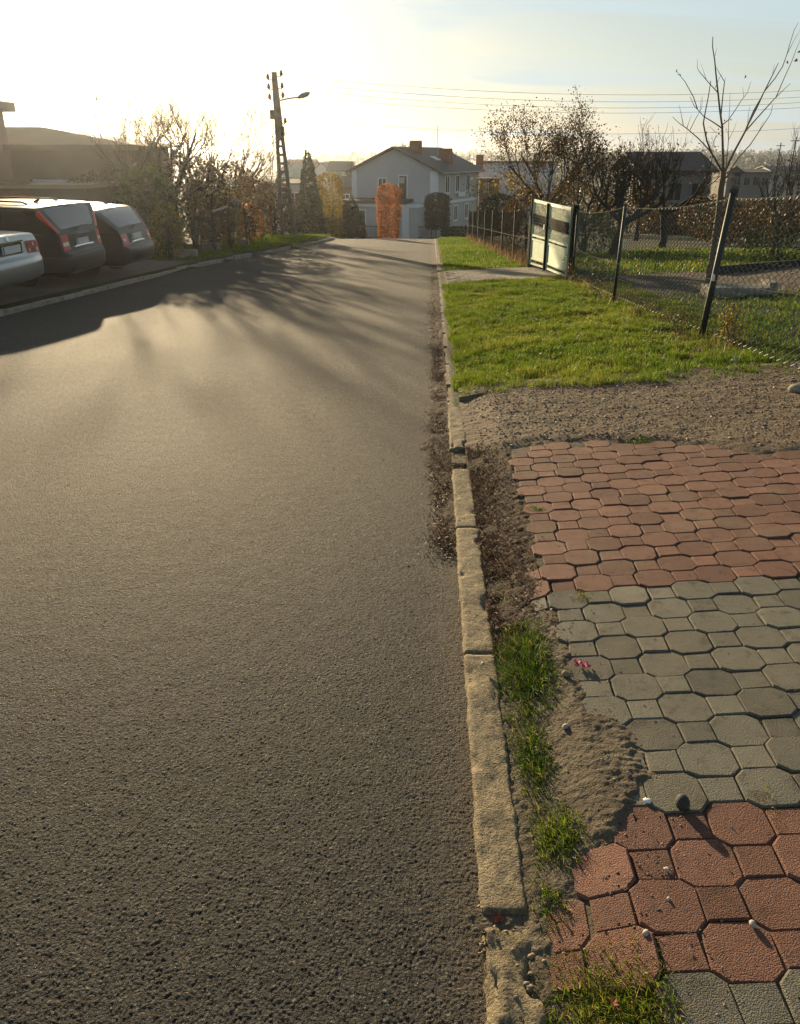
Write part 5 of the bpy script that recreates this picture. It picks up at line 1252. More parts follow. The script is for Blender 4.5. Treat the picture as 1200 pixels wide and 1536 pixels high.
# houses in the valley, left of the house
VG = 'far houses in the valley'
def far_house(label, u0, u1, vt, ve, Y, wall, roof, gable_x=True, depth=9, wins=2, group=VG):
    x0, x1 = span(u0, u1, Y); ze = at((u0 + u1) / 2, ve, Y).z; zr = at((u0 + u1) / 2, vt, Y).z; zb = ze - 3.6
    w = [((k + .5) / wins, .62, 1.1, 1.3) for k in range(wins)]
    return block('house', label, 'house', x0, x1, Y, Y + depth, zb, ze, wall, roof, zr - ze, gable_x, .4, group, w, frame='wall_dim' if Y < 200 and u0 > 900 else 'white')
far_house('far house with a pale green sheet roof right of the pole', 424, 457, 249, 266, 135, 'wall_cream', 'roof_green', True, 12)
far_house('far brown-roofed house above the spruce tip', 432, 470, 240, 248, 190, 'wall_brown', 'roof_red', True, 12)
far_house('far dark-roofed house with a small white gable near the left house corner', 472, 496, 244, 256, 170, 'white', 'roof_dark', False, 12, 1)
far_house('far slate-roofed house left of the grey house eave', 494, 524, 243, 256, 160, 'wall_side', 'roof_dark', True, 10)
far_house('low brown house behind the golden thuja', 508, 528, 268, 281, 104, 'wall_brown', 'roof_dark', True, 8, 1)
far_house('grey house with a dull roof partly behind the lattice pole', 395, 452, 272, 276, 85, 'wall_side', 'roof_dark', True, 7, 3)
# houses to the right
gh = far_house('grey house with a dark hipped roof behind the orchard trees', 958, 1062, 230, 256, 62, 'wall_dim', 'roof_brown', True, 9, 3, 'houses beyond the orchard')
far_house('long whitish building low on the far right plain', 1095, 1150, 255, 259, 150, 'wall_dim', 'roof_brown', True, 10, 4, 'houses beyond the orchard')
far_house('pale far house at the right edge of the plain', 1150, 1200, 250, 256, 190, 'wall_cream', 'roof_dark', True, 10, 3, 'houses beyond the orchard')
far_house('small white house between the young tree and the far right building', 1086, 1106, 250, 257, 150, 'wall_dim', 'roof_brown', False, 8, 1, 'houses beyond the orchard')

# left: house block with flat roof, low building, boundary wall
Yb = 27; x1 = gx_at(33, Yb + 4.3); zt = at(20, 163, Yb + 2).z
hb = block('house', 'dusky flat-roofed house block at the left edge behind the cars', 'house', x1 - 9, x1, Yb, Yb + 4, gzf(-12, Yb), zt, 'wall_flare_pink', 'roof_dark', 0, ov=.32, roof_t=.30, wins=((.35, .72, 1.4, 1.3),))
Yb = 31; x1 = gx_at(205, Yb); zt = at(120, 218, Yb).z; x0 = x1 - 7.5; zb = gzf(-11, Yb)
lb = thing('outbuilding', 'long low brown outbuilding with a shallow pale hipped roof', 'building', ((x0 + x1) / 2, Yb + 3, zb))
m = MB(); m.box(x0, x1 - .45, Yb, Yb + 6, zb - .5, zt); m.build('wall', 'wall_brown', lb)
zr = at(72, 190, Yb + 3).z; xr = gx_at(78, Yb + 3); m = MB(); o_ = .35
P = [(x0 - o_, Yb - o_, zt), (x1 + .4, Yb - o_, zt), (x1 + .4, Yb + 6 + o_, zt), (x0 - o_, Yb + 6 + o_, zt), (x0 - o_, Yb + 3, zr), (xr, Yb + 3, zr)]
m.add(P, [(0, 1, 5, 4), (1, 2, 5), (2, 3, 4, 5), (3, 0, 4), (3, 2, 1, 0)]); rfo = m.build('roof', 'roof_pale', lb)
m = MB(); m.box(x0 - o_, x1 + .42, Yb - o_ - .08, Yb - o_ - .003, zt - .16, zt + .02); m.build('fascia', 'wall_brown', rfo)
for f in (.25, .6): window(lb, (x0 + (x1 - x0) * f, Yb, zb + 1.7), (1, 0, 0), (0, 0, 1), (0, -1, 0), 1.3, 1.0)
Yb = 24.5; x1 = gx_at(132, Yb); zt = at(60, 277, Yb).z; zb = gzf(-11, Yb)
gr = thing('garage', 'low brown flat-topped garage behind the parked cars', 'garage', (x1 - 3, Yb, zb))
m = MB(); m.box(x1 - 6, x1, Yb, Yb + 3.2, zb - .3, zt - .1); m.build('wall', 'wall_brown', gr)
m = MB(); m.box(x1 - 6.1, x1 + .1, Yb - .1, Yb + 3.3, zt - .098, zt); m.build('roof', 'roof_pale', gr)
m = MB(); m.box(x1 - 4.2, x1 - 1.6, Yb - .03, Yb - .003, zb, zb + 2.0); m.build('door', 'brick_dark', gr)

# ---- left garden fence: wire panels on concrete blocks, wooden posts, blue sign
gf = thing('garden_fence', 'rusty wire garden fence on iron posts along the left verge', 'fence', (-7.2, 27, gzf(-7.2, 27)))
gp = [(gx_at(245, 22.9), 22.9), (gx_at(288, 25.2), 25.2), (gx_at(316, 27.4), 27.4), (gx_at(366, 30.8), 30.8)]
zt_ = [at(245, 330, 22.9).z, at(288, 322, 25.2).z, at(317, 316, 27.4).z, at(366, 318, 30.8).z]
for k, (x, y) in enumerate(gp):
    m = MB(); z = gzf(x, y); m.tube([(x, y, z - .1), (x, y, zt_[k])], .035, 6, True); m.build('post', 'iron', gf)
for k in range(3):
    A = Vector((*gp[k], gzf(*gp[k]) + .08)); B = Vector((*gp[k + 1], gzf(*gp[k + 1]) + .08)); m = MB(); L = (B - A).length; c = int(L / .08)
    for i in range(c + 1):
        p = A.lerp(B, i / c); h = (zt_[k] - A.z) * (1 - i / c) + (zt_[k + 1] - B.z) * i / c; m.tube([p, p + Vector((0, 0, h - .04))], .004, 3)
    for q in range(16):
        f = q / 15; m.tube([A + Vector((0, 0, (zt_[k] - A.z - .04) * f)), B + Vector((0, 0, (zt_[k + 1] - B.z - .04) * f))], .004, 3)
    m.build('wire_panel', 'iron', gf, kind='stuff')
m = MB(); a, b = at(318, 317, 27.4), at(341, 310, 28.6); m.bar(a, b, .05, .05); m.build('top_rail', 'steel', gf)
m = MB(); a = on_ground(341, 28.6); m.tube([a, at(341, 310, 28.6)], .05, 6, True); m.build('post', 'bark', gf)
CBG = 'concrete blocks at the foot of the garden fence'
for k, (u0, u1, Y, h, lab) in enumerate(((248, 288, 24.2, .22, 'long tilted concrete block at the garden fence, nearest the cars'), (296, 323, 27.6, .24, 'whitish concrete block under the wire garden fence'), (354, 368, 31, .24, 'small pale concrete block at the corner post of the garden fence'))):
    x0, x1 = span(u0, u1, Y); z = gzf((x0 + x1) / 2, Y); m = MB(); m.box(x0, x1, Y - .12, Y + .12, z - .1, z + h); o = m.build('concrete_block', 'old_concrete', bevel=.02); tag(o, lab, 'block', CBG); o.rotation_euler = (0, 0, 0)
sg = thing('road_sign', 'small blue sign plate on a thin post behind the garden fence', 'sign', on_ground(352, 31.6))
p0 = on_ground(352, 31.6); p1 = at(352, 306, 31.6); m = MB(); m.tube([p0, p1 + Vector((0, 0, .25))], .025, 6); m.build('post', 'steel', sg)
m = MB(); m.box(p1.x - .15, p1.x + .15, p1.y - .035, p1.y - .02, p1.z - .18, p1.z + .18); m.build('plate', 'sign_blue', sg)

# ---- lattice concrete power pole with street lamp
PY_ = 43.0
pb = on_ground(432, PY_); pb.x = at(433, 354, PY_).x; zp = at(433, 354, PY_).z; ptop = at(411, 108, PY_)
pole = thing('power_pole', 'concrete lattice power pole with a street lamp arm on the left verge', 'power pole', (pb.x, PY_, zp))
axis = (ptop - Vector((pb.x, PY_, zp))); Hp = axis.length; ax = axis.normalized(); sx = Vector((1, 0, 0))
B0 = Vector((pb.x, PY_, zp))
def pp(q, off=0): return B0 + ax * Hp * q + sx * off
wq = lambda q: .30 * (1 - q) ** 1.0 * .92 + .0
for s in (-1, 1):
    m = MB(); P = []
    m.bar(pp(-.04, s * .31), pp(.62, s * .125), .16, .20); m.build('leg', 'pole', pole)
m = MB()
P = [pp(.60, -.2) + Vector((0, -.11, 0)), pp(.60, .2) + Vector((0, -.11, 0)), pp(.60, .2) + Vector((0, .11, 0)), pp(.60, -.2) + Vector((0, .11, 0)),
     pp(1, -.115) + Vector((0, -.08, 0)), pp(1, .115) + Vector((0, -.08, 0)), pp(1, .115) + Vector((0, .08, 0)), pp(1, -.115) + Vector((0, .08, 0))]
m.hexa(P); m.build('shaft', 'pole', pole)
for k in range(11):
    q = .045 + k * .052; w = .31 + (.125 - .31) * q / .62; m = MB(); m.bar(pp(q, -w), pp(q, w), .10, .11); m.build('rung', 'pole', pole)
arm = MB(); a0 = pp(.835, .12); tip = at(448, 146, PY_ - .3); arm.tube([a0, a0.lerp(tip, .5) + Vector((0, 0, .03)), tip], .035, 6); la = arm.build('lamp_arm', 'steel', pole)
d = (at(465, 139, PY_ - .3) - tip).normalized(); m = MB(); L = (at(465, 139, PY_ - .3) - tip).length
m.tube([tip - d * .05, tip + d * .06, tip + d * L * .35, tip + d * L * .8, tip + d * L], [.05, .085, .12, .10, .03], 10, True); lh = m.build('lamp_head', 'steel', pole, smooth=True)
for (q, s) in ((.975, 1), (.905, 1), (.85, 1), (.955, -1), (.90, -1), (.84, -1), (.70, 1)):
    m = MB(); c = pp(q, s * .14); e = pp(q, s * .32); m.tube([c, e], .02, 5); m.tube([e + Vector((0, 0, .02)), e + Vector((0, 0, .10)), e + Vector((0, 0, .20)), e + Vector((0, 0, .26))], [.05, .085, .06, .04], 8, True); m.build('insulator', 'iron', pole)
for (u, v, w, h) in ((408, 172, .16, .40), (424, 197, .16, .42)):
    p = at(u, v, PY_ - .2); m = MB(); m.box(p.x - w / 2, p.x + w / 2, p.y - .1, p.y + .1, p.z - h / 2, p.z + h / 2); m.build('fuse_box', 'iron', pole)
m = MB(); m.tube([at(409, 180, PY_ - .2), at(411, 195, PY_ - .2), at(416, 205, PY_ - .2)], .015, 4); m.build('cable', 'rubber', pole)
OW = 'overhead wires running right from the lattice pole'
for k, (v0, u1, v1, sag, lab) in enumerate(((112, 1500, 110, .9, 'uppermost overhead wire running right from the pole top'), (122, 1500, 118, .95, 'second overhead wire from the top, right of the pole'), (131, 1500, 124, 1.0, 'third overhead wire from the top, right of the pole'), (141, 1500, 133, .95, 'fourth overhead wire from the top, just above the lamp arm'), (176, 1500, 165, .9, 'lowest overhead wire, leaving the pole well below the lamp'))):
    m = MB(); a = at(420, v0, PY_); b = at(u1, v1, 47); wire(m, a, b, sag, .009, 4, 24); o = m.build('overhead_wire', 'rubber'); tag(o, lab, 'wire', OW)
LW = 'overhead wires running left from the lattice pole'
for k, (v0, lab) in enumerate(((118, 'upper overhead wire running left from the pole'), (132, 'lower overhead wire running left from the pole'))):
    m = MB(); a = at(409, v0, PY_); b = at(-250, v0 - 60 + k * 20, 22); wire(m, a, b, .5, .008, 4, 16); o = m.build('overhead_wire', 'rubber'); tag(o, lab, 'wire', LW)
# thin far poles on the plain to the right
for k, (u, v, Y) in enumerate(((1178, 206, 130), (1157, 214, 150))):
    z = float(ground_z(gx_at(u, Y), Y)); x = gx_at(u, Y); t = thing('power_pole', ['thin far wooden pole at the right edge of the plain', 'thin far pole a little left of the edge pole'][k], 'pole', (x, Y, z), group='thin poles on the far plain')
    m = MB(); m.tube([(x, Y, z), (x, Y, at(u, v, Y).z)], .09, 5, True); m.build('shaft', 'bark', t)
    m = MB(); zt = at(u, v, Y).z - .5; m.box(x - .7, x + .7, Y - .05, Y + .05, zt, zt + .1); m.build('crossarm', 'bark', t)

# ---- far country: woods in rows toward the horizon
def far_wood(name, Y0, Y1, n, s, h, seed, x0=-700, x1=700, mat='far_wood', cover=.5):
    rs = np.random.RandomState(seed); X = rs.uniform(x0, x1, n); Y = rs.uniform(Y0, Y1, n); k = fbm(X, Y, .012) > cover; X, Y = X[k], Y[k]; n = len(X)
    per = 26; hh = h * (.6 + .7 * rs.rand(n)); z = ground_z(X, Y)
    P = np.repeat(np.stack([X, Y, z], 1), per, 0); m = len(P); q = rs.rand(m) ** .8; hr = np.repeat(hh, per)
    a = rs.rand(m) * 6.283; r = hr * .32 * np.sqrt(np.clip(1 - (2 * q - 1) ** 2, 0, 1)) * (.6 + .4 * rs.rand(m))
    P = P + np.stack([np.cos(a) * r, np.sin(a) * r, q * hr], 1)
    return leaf_quads(name, P, hr * rs.uniform(.07, .16, m), mat, rs, np.clip(np.repeat(rs.rand(n), per) * .6 + .4 * rs.rand(m), 0, 1), kind='stuff')
far_wood('far_wood', 62, 135, 150, 1, 4.2, 205, 24, 120, cover=.40)
far_wood('far_wood', 100, 140, 120, 1, 5, 206, -120, -12, cover=.40)
far_wood('far_wood', 130, 330, 1100, 1, 7.5, 201, -260, 260, cover=.52)
far_wood('far_wood', 330, 700, 1500, 1, 10, 202, -520, 520, cover=.46)
far_wood('far_wood', 700, 1500, 2600, 1, 15, 203, -1000, 1000, cover=.25)
far_wood('far_wood', 1500, 2300, 2600, 1, 19, 204, -1500, 1500, cover=.0)

# ================================================================== PARKED CARS
def catmull(P, k):
    P = np.asarray(P, float); n = len(P); out = []
    for i in range(n - 1):
        p0 = P[max(i - 1, 0)]; p1 = P[i]; p2 = P[i + 1]; p3 = P[min(i + 2, n - 1)]
        for j in range(k):
            t = j / k; out.append(.5 * ((2 * p1) + (-p0 + p2) * t + (2 * p0 - 5 * p1 + 4 * p2 - p3) * t * t + (-p0 + 3 * p1 - 3 * p2 + p3) * t ** 3))
    out.append(P[-1]); return np.array(out)
class Car:
    def __init__(s, prof, W, belt, roof_w):
        # prof: (x, z top, z bottom, half-width)
        secs = []
        for (x, zt, zb, w) in prof:
            zbelt = min(belt, zt - .03); up = max(0, min(1, (zt - belt) / .5)); wt = w * (.93 + (roof_w / W * 2 - .93) * up) if zt > belt else w * .93
            d = zt - zbelt; mid = .5 * (zb + zbelt)
            secs.append([(x, 0, zb), (x, .85 * w, zb), (x, .965 * w, zb + .12 * min(1, (zbelt - zb))), (x, w, mid), (x, .992 * w, zbelt - .10 * (zbelt - zb)), (x, .968 * w, zbelt),
                         (x, wt + (.955 * w - wt) * .25, zbelt + d * .72), (x, wt - .035, zt - .03 * min(1, d * 4)), (x, wt * .72, zt), (x, 0, zt + .012)])
        s.K = 3
        A = np.array(secs); A = np.stack([catmull(a, 3) for a in A]); s.A = np.stack([catmull(A[:, j], 3) for j in range(A.shape[1])], 1)
        s.nt, s.ns = s.A.shape[:2]
    def surf(s, t, q):      # t: station index, q: section index (both in profile units); q<0 mirrors
        sg = 1 if q >= 0 else -1; t = min(max(t * 3, 0), s.nt - 1.001); q = min(abs(q) * 3, s.ns - 1.001); i, j = int(t), int(q); a, b = t - i, q - j
        p = (s.A[i, j] * (1 - b) + s.A[i, j + 1] * b) * (1 - a) + (s.A[i + 1, j] * (1 - b) + s.A[i + 1, j + 1] * b) * a
        return Vector((p[0], p[1] * sg, p[2]))
    def body(s):
        m = MB(); nt, ns = s.nt, s.ns; row = 2 * ns - 1; v = []
        for i in range(nt):
            for j in range(ns - 1, 0, -1): v.append((s.A[i, j, 0], -s.A[i, j, 1], s.A[i, j, 2]))
            for j in range(ns): v.append(tuple(s.A[i, j]))
        row = len(v) // nt; f = []
        for i in range(nt - 1):
            for j in range(row - 1): f.append((i * row + j, i * row + j + 1, (i + 1) * row + j + 1, (i + 1) * row + j))
        f.append(tuple(range(row))[::-1]); f.append(tuple((nt - 1) * row + j for j in range(row)))
        m.add(v, f); return m
    def patch(s, t0, t1, q0, q1, off=.006, nt=8, nq=8, shape=None):
        """a thin panel lying on the body; shape(a,b)->(t,q) may skew it"""
        m = MB(); v = []
        for i in range(nt + 1):
            for j in range(nq + 1):
                a, b = i / nt, j / nq
                t, q = shape(a, b) if shape else (t0 + (t1 - t0) * a, q0 + (q1 - q0) * b)
                p = s.surf(t, q); e = .02; du = s.surf(t + e, q) - s.surf(t - e, q); dv = s.surf(t, q + e) - s.surf(t, q - e)
                n = du.cross(dv)
                if n.length < 1e-12: n = Vector((-1, 0, 0))
                n.normalize(); c = p - Vector((2.0, 0, .75))
                if n.dot(c) < 0: n = -n
                v.append(p + n * off)
        f = [(i * (nq + 1) + j, i * (nq + 1) + j + 1, (i + 1) * (nq + 1) + j + 1, (i + 1) * (nq + 1) + j) for i in range(nt) for j in range(nq)]
        m.add(v, f); return m
    def t_of_z(s, z, x_max=1.6):    # station where the rear top line reaches height z
        for i in range(s.nt):
            if s.A[i, -1, 2] >= z:
                if i == 0: return 0
                a = (z - s.A[i - 1, -1, 2]) / (s.A[i, -1, 2] - s.A[i - 1, -1, 2]); return (i - 1 + a) / 3
        return s.nt / 3
    def q_of_y(s, t, y):
        sg = 1 if y >= 0 else -1; y = abs(y); best = 9
        for k in range(120):
            q = 9 - k * .03
            if q < 5: break
            if s.surf(t, q).y >= y: return q * sg
        return 5.0 * sg
    def rear(s, y0, y1, z0, z1, off=.008, n=6):
        m = MB(); v = []
        for i in range(n + 1):
            z = z0 + (z1 - z0) * i / n; t = s.t_of_z(z)
            for j in range(n + 1):
                y = y0 + (y1 - y0) * j / n; p = s.surf(t, s.q_of_y(t, y)); v.append(p + Vector((-off, 0, off * .3)))
        m.add(v, [(i * (n + 1) + j, i * (n + 1) + j + 1, (i + 1) * (n + 1) + j + 1, (i + 1) * (n + 1) + j) for i in range(n) for j in range(n)]); return m
def wheel(parent, x, y, r):
    sg = 1 if y > 0 else -1
    m = MB(); m.lathe([(r * .62, -.1), (r * .9, -.11), (r, -.08), (r, .08), (r * .9, .11), (r * .62, .1)], 24, (x, y, r), 'y'); w = m.build('wheel', 'rubber', parent, local=True, smooth=True)
    m = MB(); m.lathe([(r * .60, -.085), (r * .60, .085)], 20, (x, y, r), 'y'); m.build('rim', 'rim', w, local=True)
    m = MB(); m.lathe([(r * 1.12, -.004), (r * 1.12, .004)], 24, (x, y + sg * .02, r + .02), 'y'); m.build('wheel_arch', 'plastic', parent, local=True)
def text_obj(txt, size, parent, loc, rot, mat, name='lettering'):
    c = bpy.data.curves.new(name, 'FONT'); c.body = txt; c.size = size; c.align_x = 'CENTER'; c.extrude = .002; c.space_character = 1.5
    o = bpy.data.objects.new(name, c); COL.objects.link(o); c.materials.append(MAT[mat]); o.parent = parent; o.location = loc; o.rotation_euler = rot
    dg = bpy.context.evaluated_depsgraph_get(); me = bpy.data.meshes.new_from_object(o.evaluated_get(dg)); me.name = name
    n = bpy.data.objects.new(name, me); COL.objects.link(n); n.parent = parent; n.location = loc; n.rotation_euler = rot
    bpy.data.objects.remove(o); return n
def bumper(root, mat, W=None):
    W = {'E1': .935, 'E2': .895, 'E3': .905}[[k for k in ('E1', 'E2', 'E3') if k in globals() and globals()[k] is root][0]]
    plan = [(.62, W - .002), (.38, W), (.2, W - .015), (.09, W - .06), (.03, W - .14), (-.01, W - .30), (-.035, W - .55), (-.045, 0)]
    plan = plan + [(x, -y) for x, y in plan[-2::-1]]
    plan = catmull(plan, 3); secp = [(.06, .30), (.012, .34), (-.004, .42), (-.012, .52), (-.006, .58), (.02, .615), (.09, .63)]
    v = []; n = len(plan); k = len(secp)
    for i, (x, y) in enumerate(plan):
        d = plan[min(i + 1, n - 1)] - plan[max(i - 1, 0)]; nn = np.array([d[1], -d[0]]); nn = nn / np.linalg.norm(nn)
        if nn[0] * (x - 1.5) + nn[1] * y < 0: nn = -nn
        for (o, z) in secp: v.append((x - nn[0] * o, y - nn[1] * o, z))
    m = MB(); m.add(v, [(i * k + j, i * k + j + 1, (i + 1) * k + j + 1, (i + 1) * k + j) for i in range(n - 1) for j in range(k - 1)])
    return m.build('bumper', mat, root, local=True, smooth=True)
def plate_on(car, root, y, z, w=.52, h=.115):
    t = car.t_of_z(z); p = car.surf(t, car.q_of_y(t, y)); m = MB(); x = p.x - .022
    m.box(x - .006, x + .010, y - w / 2, y + w / 2, z - h / 2, z + h / 2); o = m.build('number_plate', 'plate', root, local=True)
    b = MB(); b.box(x - .009, x - .007, y - w / 2 + .004, y - w / 2 + .045, z - h / 2 + .004, z + h / 2 - .004) if False else b.box(x - .009, x - .007, y + w / 2 - .045, y + w / 2 - .004, z - h / 2 + .004, z + h / 2 - .004)
    b.build('blue_band', 'sign_blue', o, local=True)
    return o
def car_root(label, X, Y, heading, name, cat='car'):
    t = thing(name, label, cat, (X, Y, gzf(X - .8, Y) + .008), (0, 0, heading), 'cars parked in a row at the left kerb'); return t

def common(car, root, paint, wins, W, wheels, rear_win, wind):
    b = car.body().build('body', paint, root, local=True, smooth=True)
    for sg in (1, -1):
        for (t0, t1, skew0, skew1) in wins:
            def shp(a, bq, t0=t0, t1=t1, k0=skew0, k1=skew1, sg=sg):
                lo, hi = 5.12, 6.72; q = lo + (hi - lo) * bq; return (t0 + k0 * bq) * (1 - a) + (t1 + k1 * bq) * a, q * sg
            car.patch(0, 0, 0, 0, .007, 8, 6, shp).build('side_window', 'glass', root, local=True, smooth=True)
    mid = lambda t0, t1, k: (lambda a, b: (t0 + (t1 - t0) * a, (9 - k * abs(2 * b - 1)) * (1 if b >= .5 else -1)))
    car.patch(0, 0, 0, 0, .007, 10, 18, mid(rear_win[0], rear_win[1], 1.12)).build('rear_window', 'glass', root, local=True, smooth=True) if rear_win else None
    car.patch(0, 0, 0, 0, .007, 8, 14, mid(wind[0], wind[1], 1.9)).build('windscreen', 'glass', root, local=True, smooth=True)
    for (x, r) in wheels:
        for sg in (1, -1): wheel(root, x, sg * (W / 2 - .11), r)
    return b
# --- first estate: black, tall rear lamps climbing the roof pillars
prof = [(0.00, .60, .36, .70), (.03, .645, .31, .80), (.085, .69, .28, .865), (.115, .80, .26, .885), (.135, .98, .25, .895), (.16, 1.05, .24, .90), (.215, 1.20, .24, .912), (.28, 1.35, .24, .918), (.335, 1.45, .24, .92), (.42, 1.505, .24, .925), (1.0, 1.535, .22, .93), (1.5, 1.55, .22, .93), (2.1, 1.55, .22, .93),
        (2.7, 1.52, .22, .93), (3.0, 1.44, .22, .93), (3.35, 1.22, .22, .925), (3.65, 1.02, .22, .915), (4.0, .95, .22, .90), (4.4, .86, .24, .86), (4.6, .76, .28, .78), (4.7, .60, .34, .66)]
car = Car(prof, 1.86, 1.0, 1.26)
E1 = car_root('black estate car with tall red lamps up its rear pillars, between two cars', -6.50, 15.95, math.pi - R(1.5), 'estate_car')
common(car, E1, 'paint_black', ((9.0, 10.7, .25, -.05), (10.85, 11.9, 0, 0), (12.05, 14.7, 0, -.9)), 1.86, ((.98, .335), (3.72, .335)), (5.3, 8.2), (14.2, 15.8))
for sg in (1, -1):
    def lamp_hi(a, b, sg=sg): return 4.9 + 3.2 * a, sg * (7.45 - 1.45 * b)
    car.patch(0, 0, 0, 0, .011, 10, 5, lamp_hi).build('tail_lamp', 'lamp_red', E1, local=True, smooth=True)
    o = car.rear(sg * (.56 if sg > 0 else .68), sg * .835, .72, 1.0, .014).build('tail_lamp', 'lamp_red', E1, local=True, smooth=True)
    car.rear(sg * (.58 if sg > 0 else .70), sg * .82, .80, .865, .020).build('reversing_lens', 'lamp_clear', o, local=True, smooth=True)
    m = MB(); m.tube([(.75, sg * .60, 1.535), (.85, sg * .605, 1.575), (1.6, sg * .615, 1.60), (2.6, sg * .60, 1.585), (2.75, sg * .59, 1.54)], .018, 6); m.build('roof_rail', 'plastic', E1, local=True, smooth=True)
plate_on(car, E1, 0, .83)
car.rear(-.40, .40, .74, .765, .03, 4).build('trim_strip', 'chrome', E1, local=True)
m = MB(); m.box(.085, .13, -.36, .36, .935, .965); m.build('tailgate_handle', 'plastic', E1, local=True)
text_obj('VOLVO', .075, E1, (.103, 0, .955), (R(90) - .25, 0, -R(90)), 'chrome')
m = MB(); m.tube([(.135, .03, 1.075), (.145, -.12, 1.10), (.15, -.30, 1.105)], .012, 5); m.tube([(.13, .03, 1.06), (.165, .03, 1.08)], .03, 6, True); m.build('rear_wiper', 'plastic', E1, local=True)
bumper(E1, 'plastic')
m = MB(); m.tube([(.9, 0, 1.54), (.86, 0, 1.57), (.80, 0, 1.60)], [.04, .03, .012], 6, True); m.build('antenna_fin', 'plastic', E1, local=True)
E1.scale = (1, 1, .94)
# --- second estate: dark navy, wide red lamps
prof = [(0.00, .58, .36, .72), (.03, .635, .31, .82), (.09, .67, .28, .865), (.12, .80, .26, .875), (.16, .93, .25, .88), (.20, .995, .24, .885), (.31, 1.13, .24, .888), (.43, 1.27, .24, .89), (.53, 1.355, .24, .89), (.64, 1.395, .24, .89), (1.2, 1.425, .22, .89), (1.7, 1.435, .22, .89), (2.2, 1.43, .22, .89),
        (2.7, 1.40, .22, .89), (3.0, 1.32, .22, .89), (3.35, 1.12, .22, .885), (3.65, .97, .22, .875), (4.0, .90, .22, .86), (4.4, .80, .24, .82), (4.6, .70, .28, .74), (4.7, .56, .34, .64)]
car = Car(prof, 1.78, .94, 1.18)
E2 = car_root('dark navy estate car with wide red rear lamps, parked nearest the grass verge', -6.32, 18.45, math.pi - R(1.5), 'estate_car')
common(car, E2, 'paint_navy', ((8.6, 10.3, .7, -.05), (10.45, 11.7, 0, 0), (11.85, 14.6, 0, -.9)), 1.78, ((.98, .32), (3.65, .32)), (5.3, 8.1), (14.2, 15.8))
for sg in (1, -1):
    o = car.rear(sg * (.50 if sg > 0 else .64), sg * .83, .69, .91, .012).build('tail_lamp', 'lamp_red', E2, local=True, smooth=True)
    car.rear(sg * .66, sg * .76, .77, .82, .018).build('reversing_lens', 'lamp_clear', o, local=True, smooth=True)
    m = MB(); m.tube([(.85, sg * .58, 1.40), (1.0, sg * .585, 1.45), (1.7, sg * .59, 1.475), (2.6, sg * .575, 1.45), (2.75, sg * .57, 1.40)], .016, 6); m.build('roof_rail', 'chrome', E2, local=True, smooth=True)
    m = MB(); m.tube([car.surf(9.05 + .35 * k / 6 * 2 if k < 4 else 9.3, sg * (5.1 + 1.6 * k / 6)) + Vector((0, sg * .012, 0)) for k in range(7)], .010, 4); m.tube([car.surf(9.05 + 5.2 * k / 8, sg * 5.1) + Vector((0, sg * .012, 0)) for k in range(9)], .009, 4); m.build('window_trim', 'chrome', E2, local=True)
plate_on(car, E2, 0, .82)
car.rear(-.33, .33, .71, .735, .028, 4).build('trim_strip', 'chrome', E2, local=True)
m = MB(); m.tube([(.155, .03, 1.01), (.17, -.12, 1.035), (.18, -.28, 1.035)], .012, 5); m.tube([(.14, .03, 1.0), (.18, .03, 1.02)], .028, 6, True); m.build('rear_wiper', 'plastic', E2, local=True)
bumper(E2, 'paint_navy')
E2.scale = (1, 1, .98)
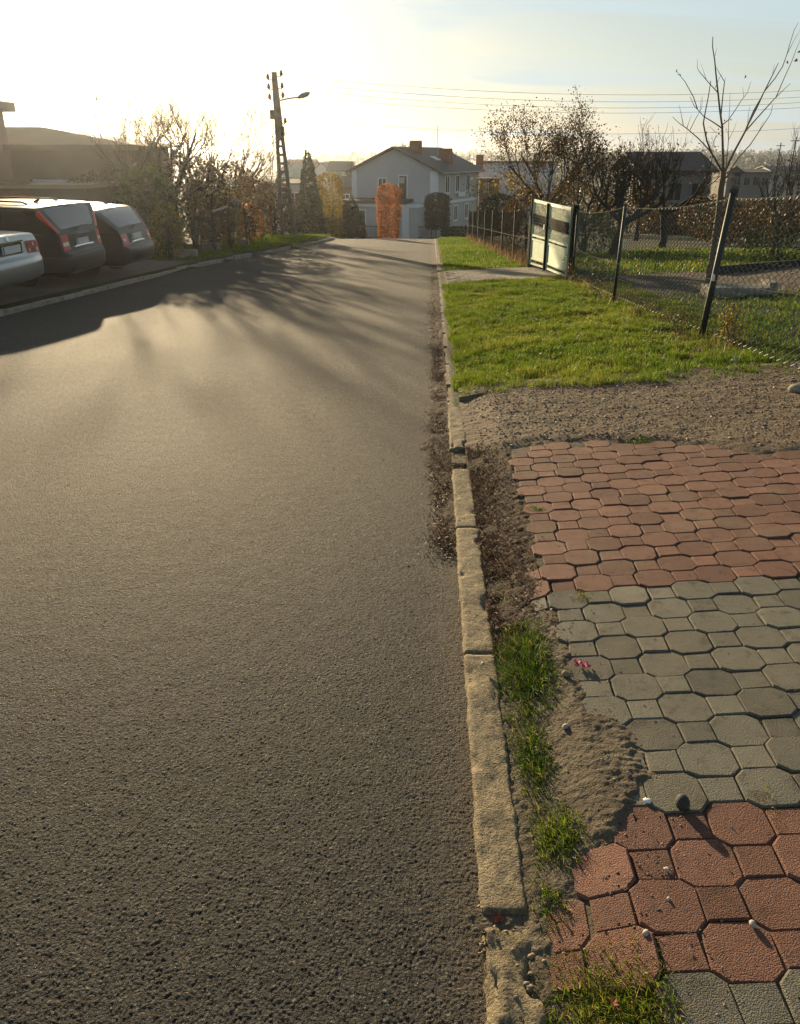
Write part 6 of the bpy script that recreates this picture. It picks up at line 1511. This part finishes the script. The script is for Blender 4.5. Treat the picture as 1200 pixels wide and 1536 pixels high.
# --- silver saloon
prof = [(0.00, .56, .34, .72), (.03, .62, .30, .82), (.075, .66, .27, .86), (.10, .80, .25, .875), (.13, .93, .24, .88), (.20, .985, .23, .885), (.55, 1.01, .22, .89), (.95, 1.03, .22, .89), (1.1, 1.10, .22, .89), (1.45, 1.30, .22, .89), (1.75, 1.395, .22, .89), (2.1, 1.425, .22, .89), (2.6, 1.42, .22, .89),
        (2.95, 1.36, .22, .89), (3.3, 1.17, .22, .885), (3.6, 1.0, .22, .88), (4.0, .92, .22, .87), (4.45, .82, .24, .83), (4.68, .72, .28, .75), (4.78, .56, .34, .64)]
car = Car(prof, 1.80, .96, 1.14)
E3 = car_root('silver saloon car cut by the left frame edge, nearest of the three parked cars', -6.42, 12.95, math.pi - R(3), 'saloon_car')
common(car, E3, 'paint_silver', ((8.9, 10.9, .8, 0), (11.05, 14.0, 0, -.7)), 1.80, ((1.05, .315), (3.75, .315)), (7.7, 9.9), (13.2, 14.8))
for sg in (1, -1):
    o = car.rear(sg * .47, sg * .84, .685, .88, .012).build('tail_lamp', 'lamp_red', E3, local=True, smooth=True)
    for k in range(4):
        for r_ in range(2): car.rear(sg * (.50 + k * .08), sg * (.55 + k * .08), .705 + r_ * .09, .76 + r_ * .09, .018, 2).build('lens_block', 'lamp_clear' if (k + r_) % 3 == 0 else 'brick_dark', o, local=True)
m = MB(); m.box(.080, .092, -.33, .33, .695, .885); m.build('plate_recess', 'plastic', E3, local=True)
plate_on(car, E3, 0, .785)
m = MB(); m.box(.055, .075, -.34, .34, .885, .91); m.build('trim_strip', 'chrome', E3, local=True)
m = MB(); m.lathe([(.036, -.006), (.036, .006)], 14, (0, 0, 0), 'z'); o = m.build('round_badge', 'chrome', E3, local=True); o.location = (.118, 0, .945); o.rotation_euler = (0, -R(70), 0)
bumper(E3, 'paint_silver')

E3.scale = (1, 1, .94)

# ================================================================== AIR
mh = bpy.data.materials.new('air'); mh.use_nodes = True; t = mh.node_tree; t.nodes.clear()
o = t.nodes.new('ShaderNodeOutputMaterial'); v = t.nodes.new('ShaderNodeVolumePrincipled')
v.inputs['Color'].default_value = (.86, .90, .96, 1); v.inputs['Density'].default_value = HAZE_DENSITY; v.inputs['Anisotropy'].default_value = .88
t.links.new(v.outputs[0], o.inputs['Volume'])
m = MB(); m.box(-1700, 1700, -30, 3600, -40, 16); hz_ = m.build('haze', mh); hz_['kind'] = 'stuff'
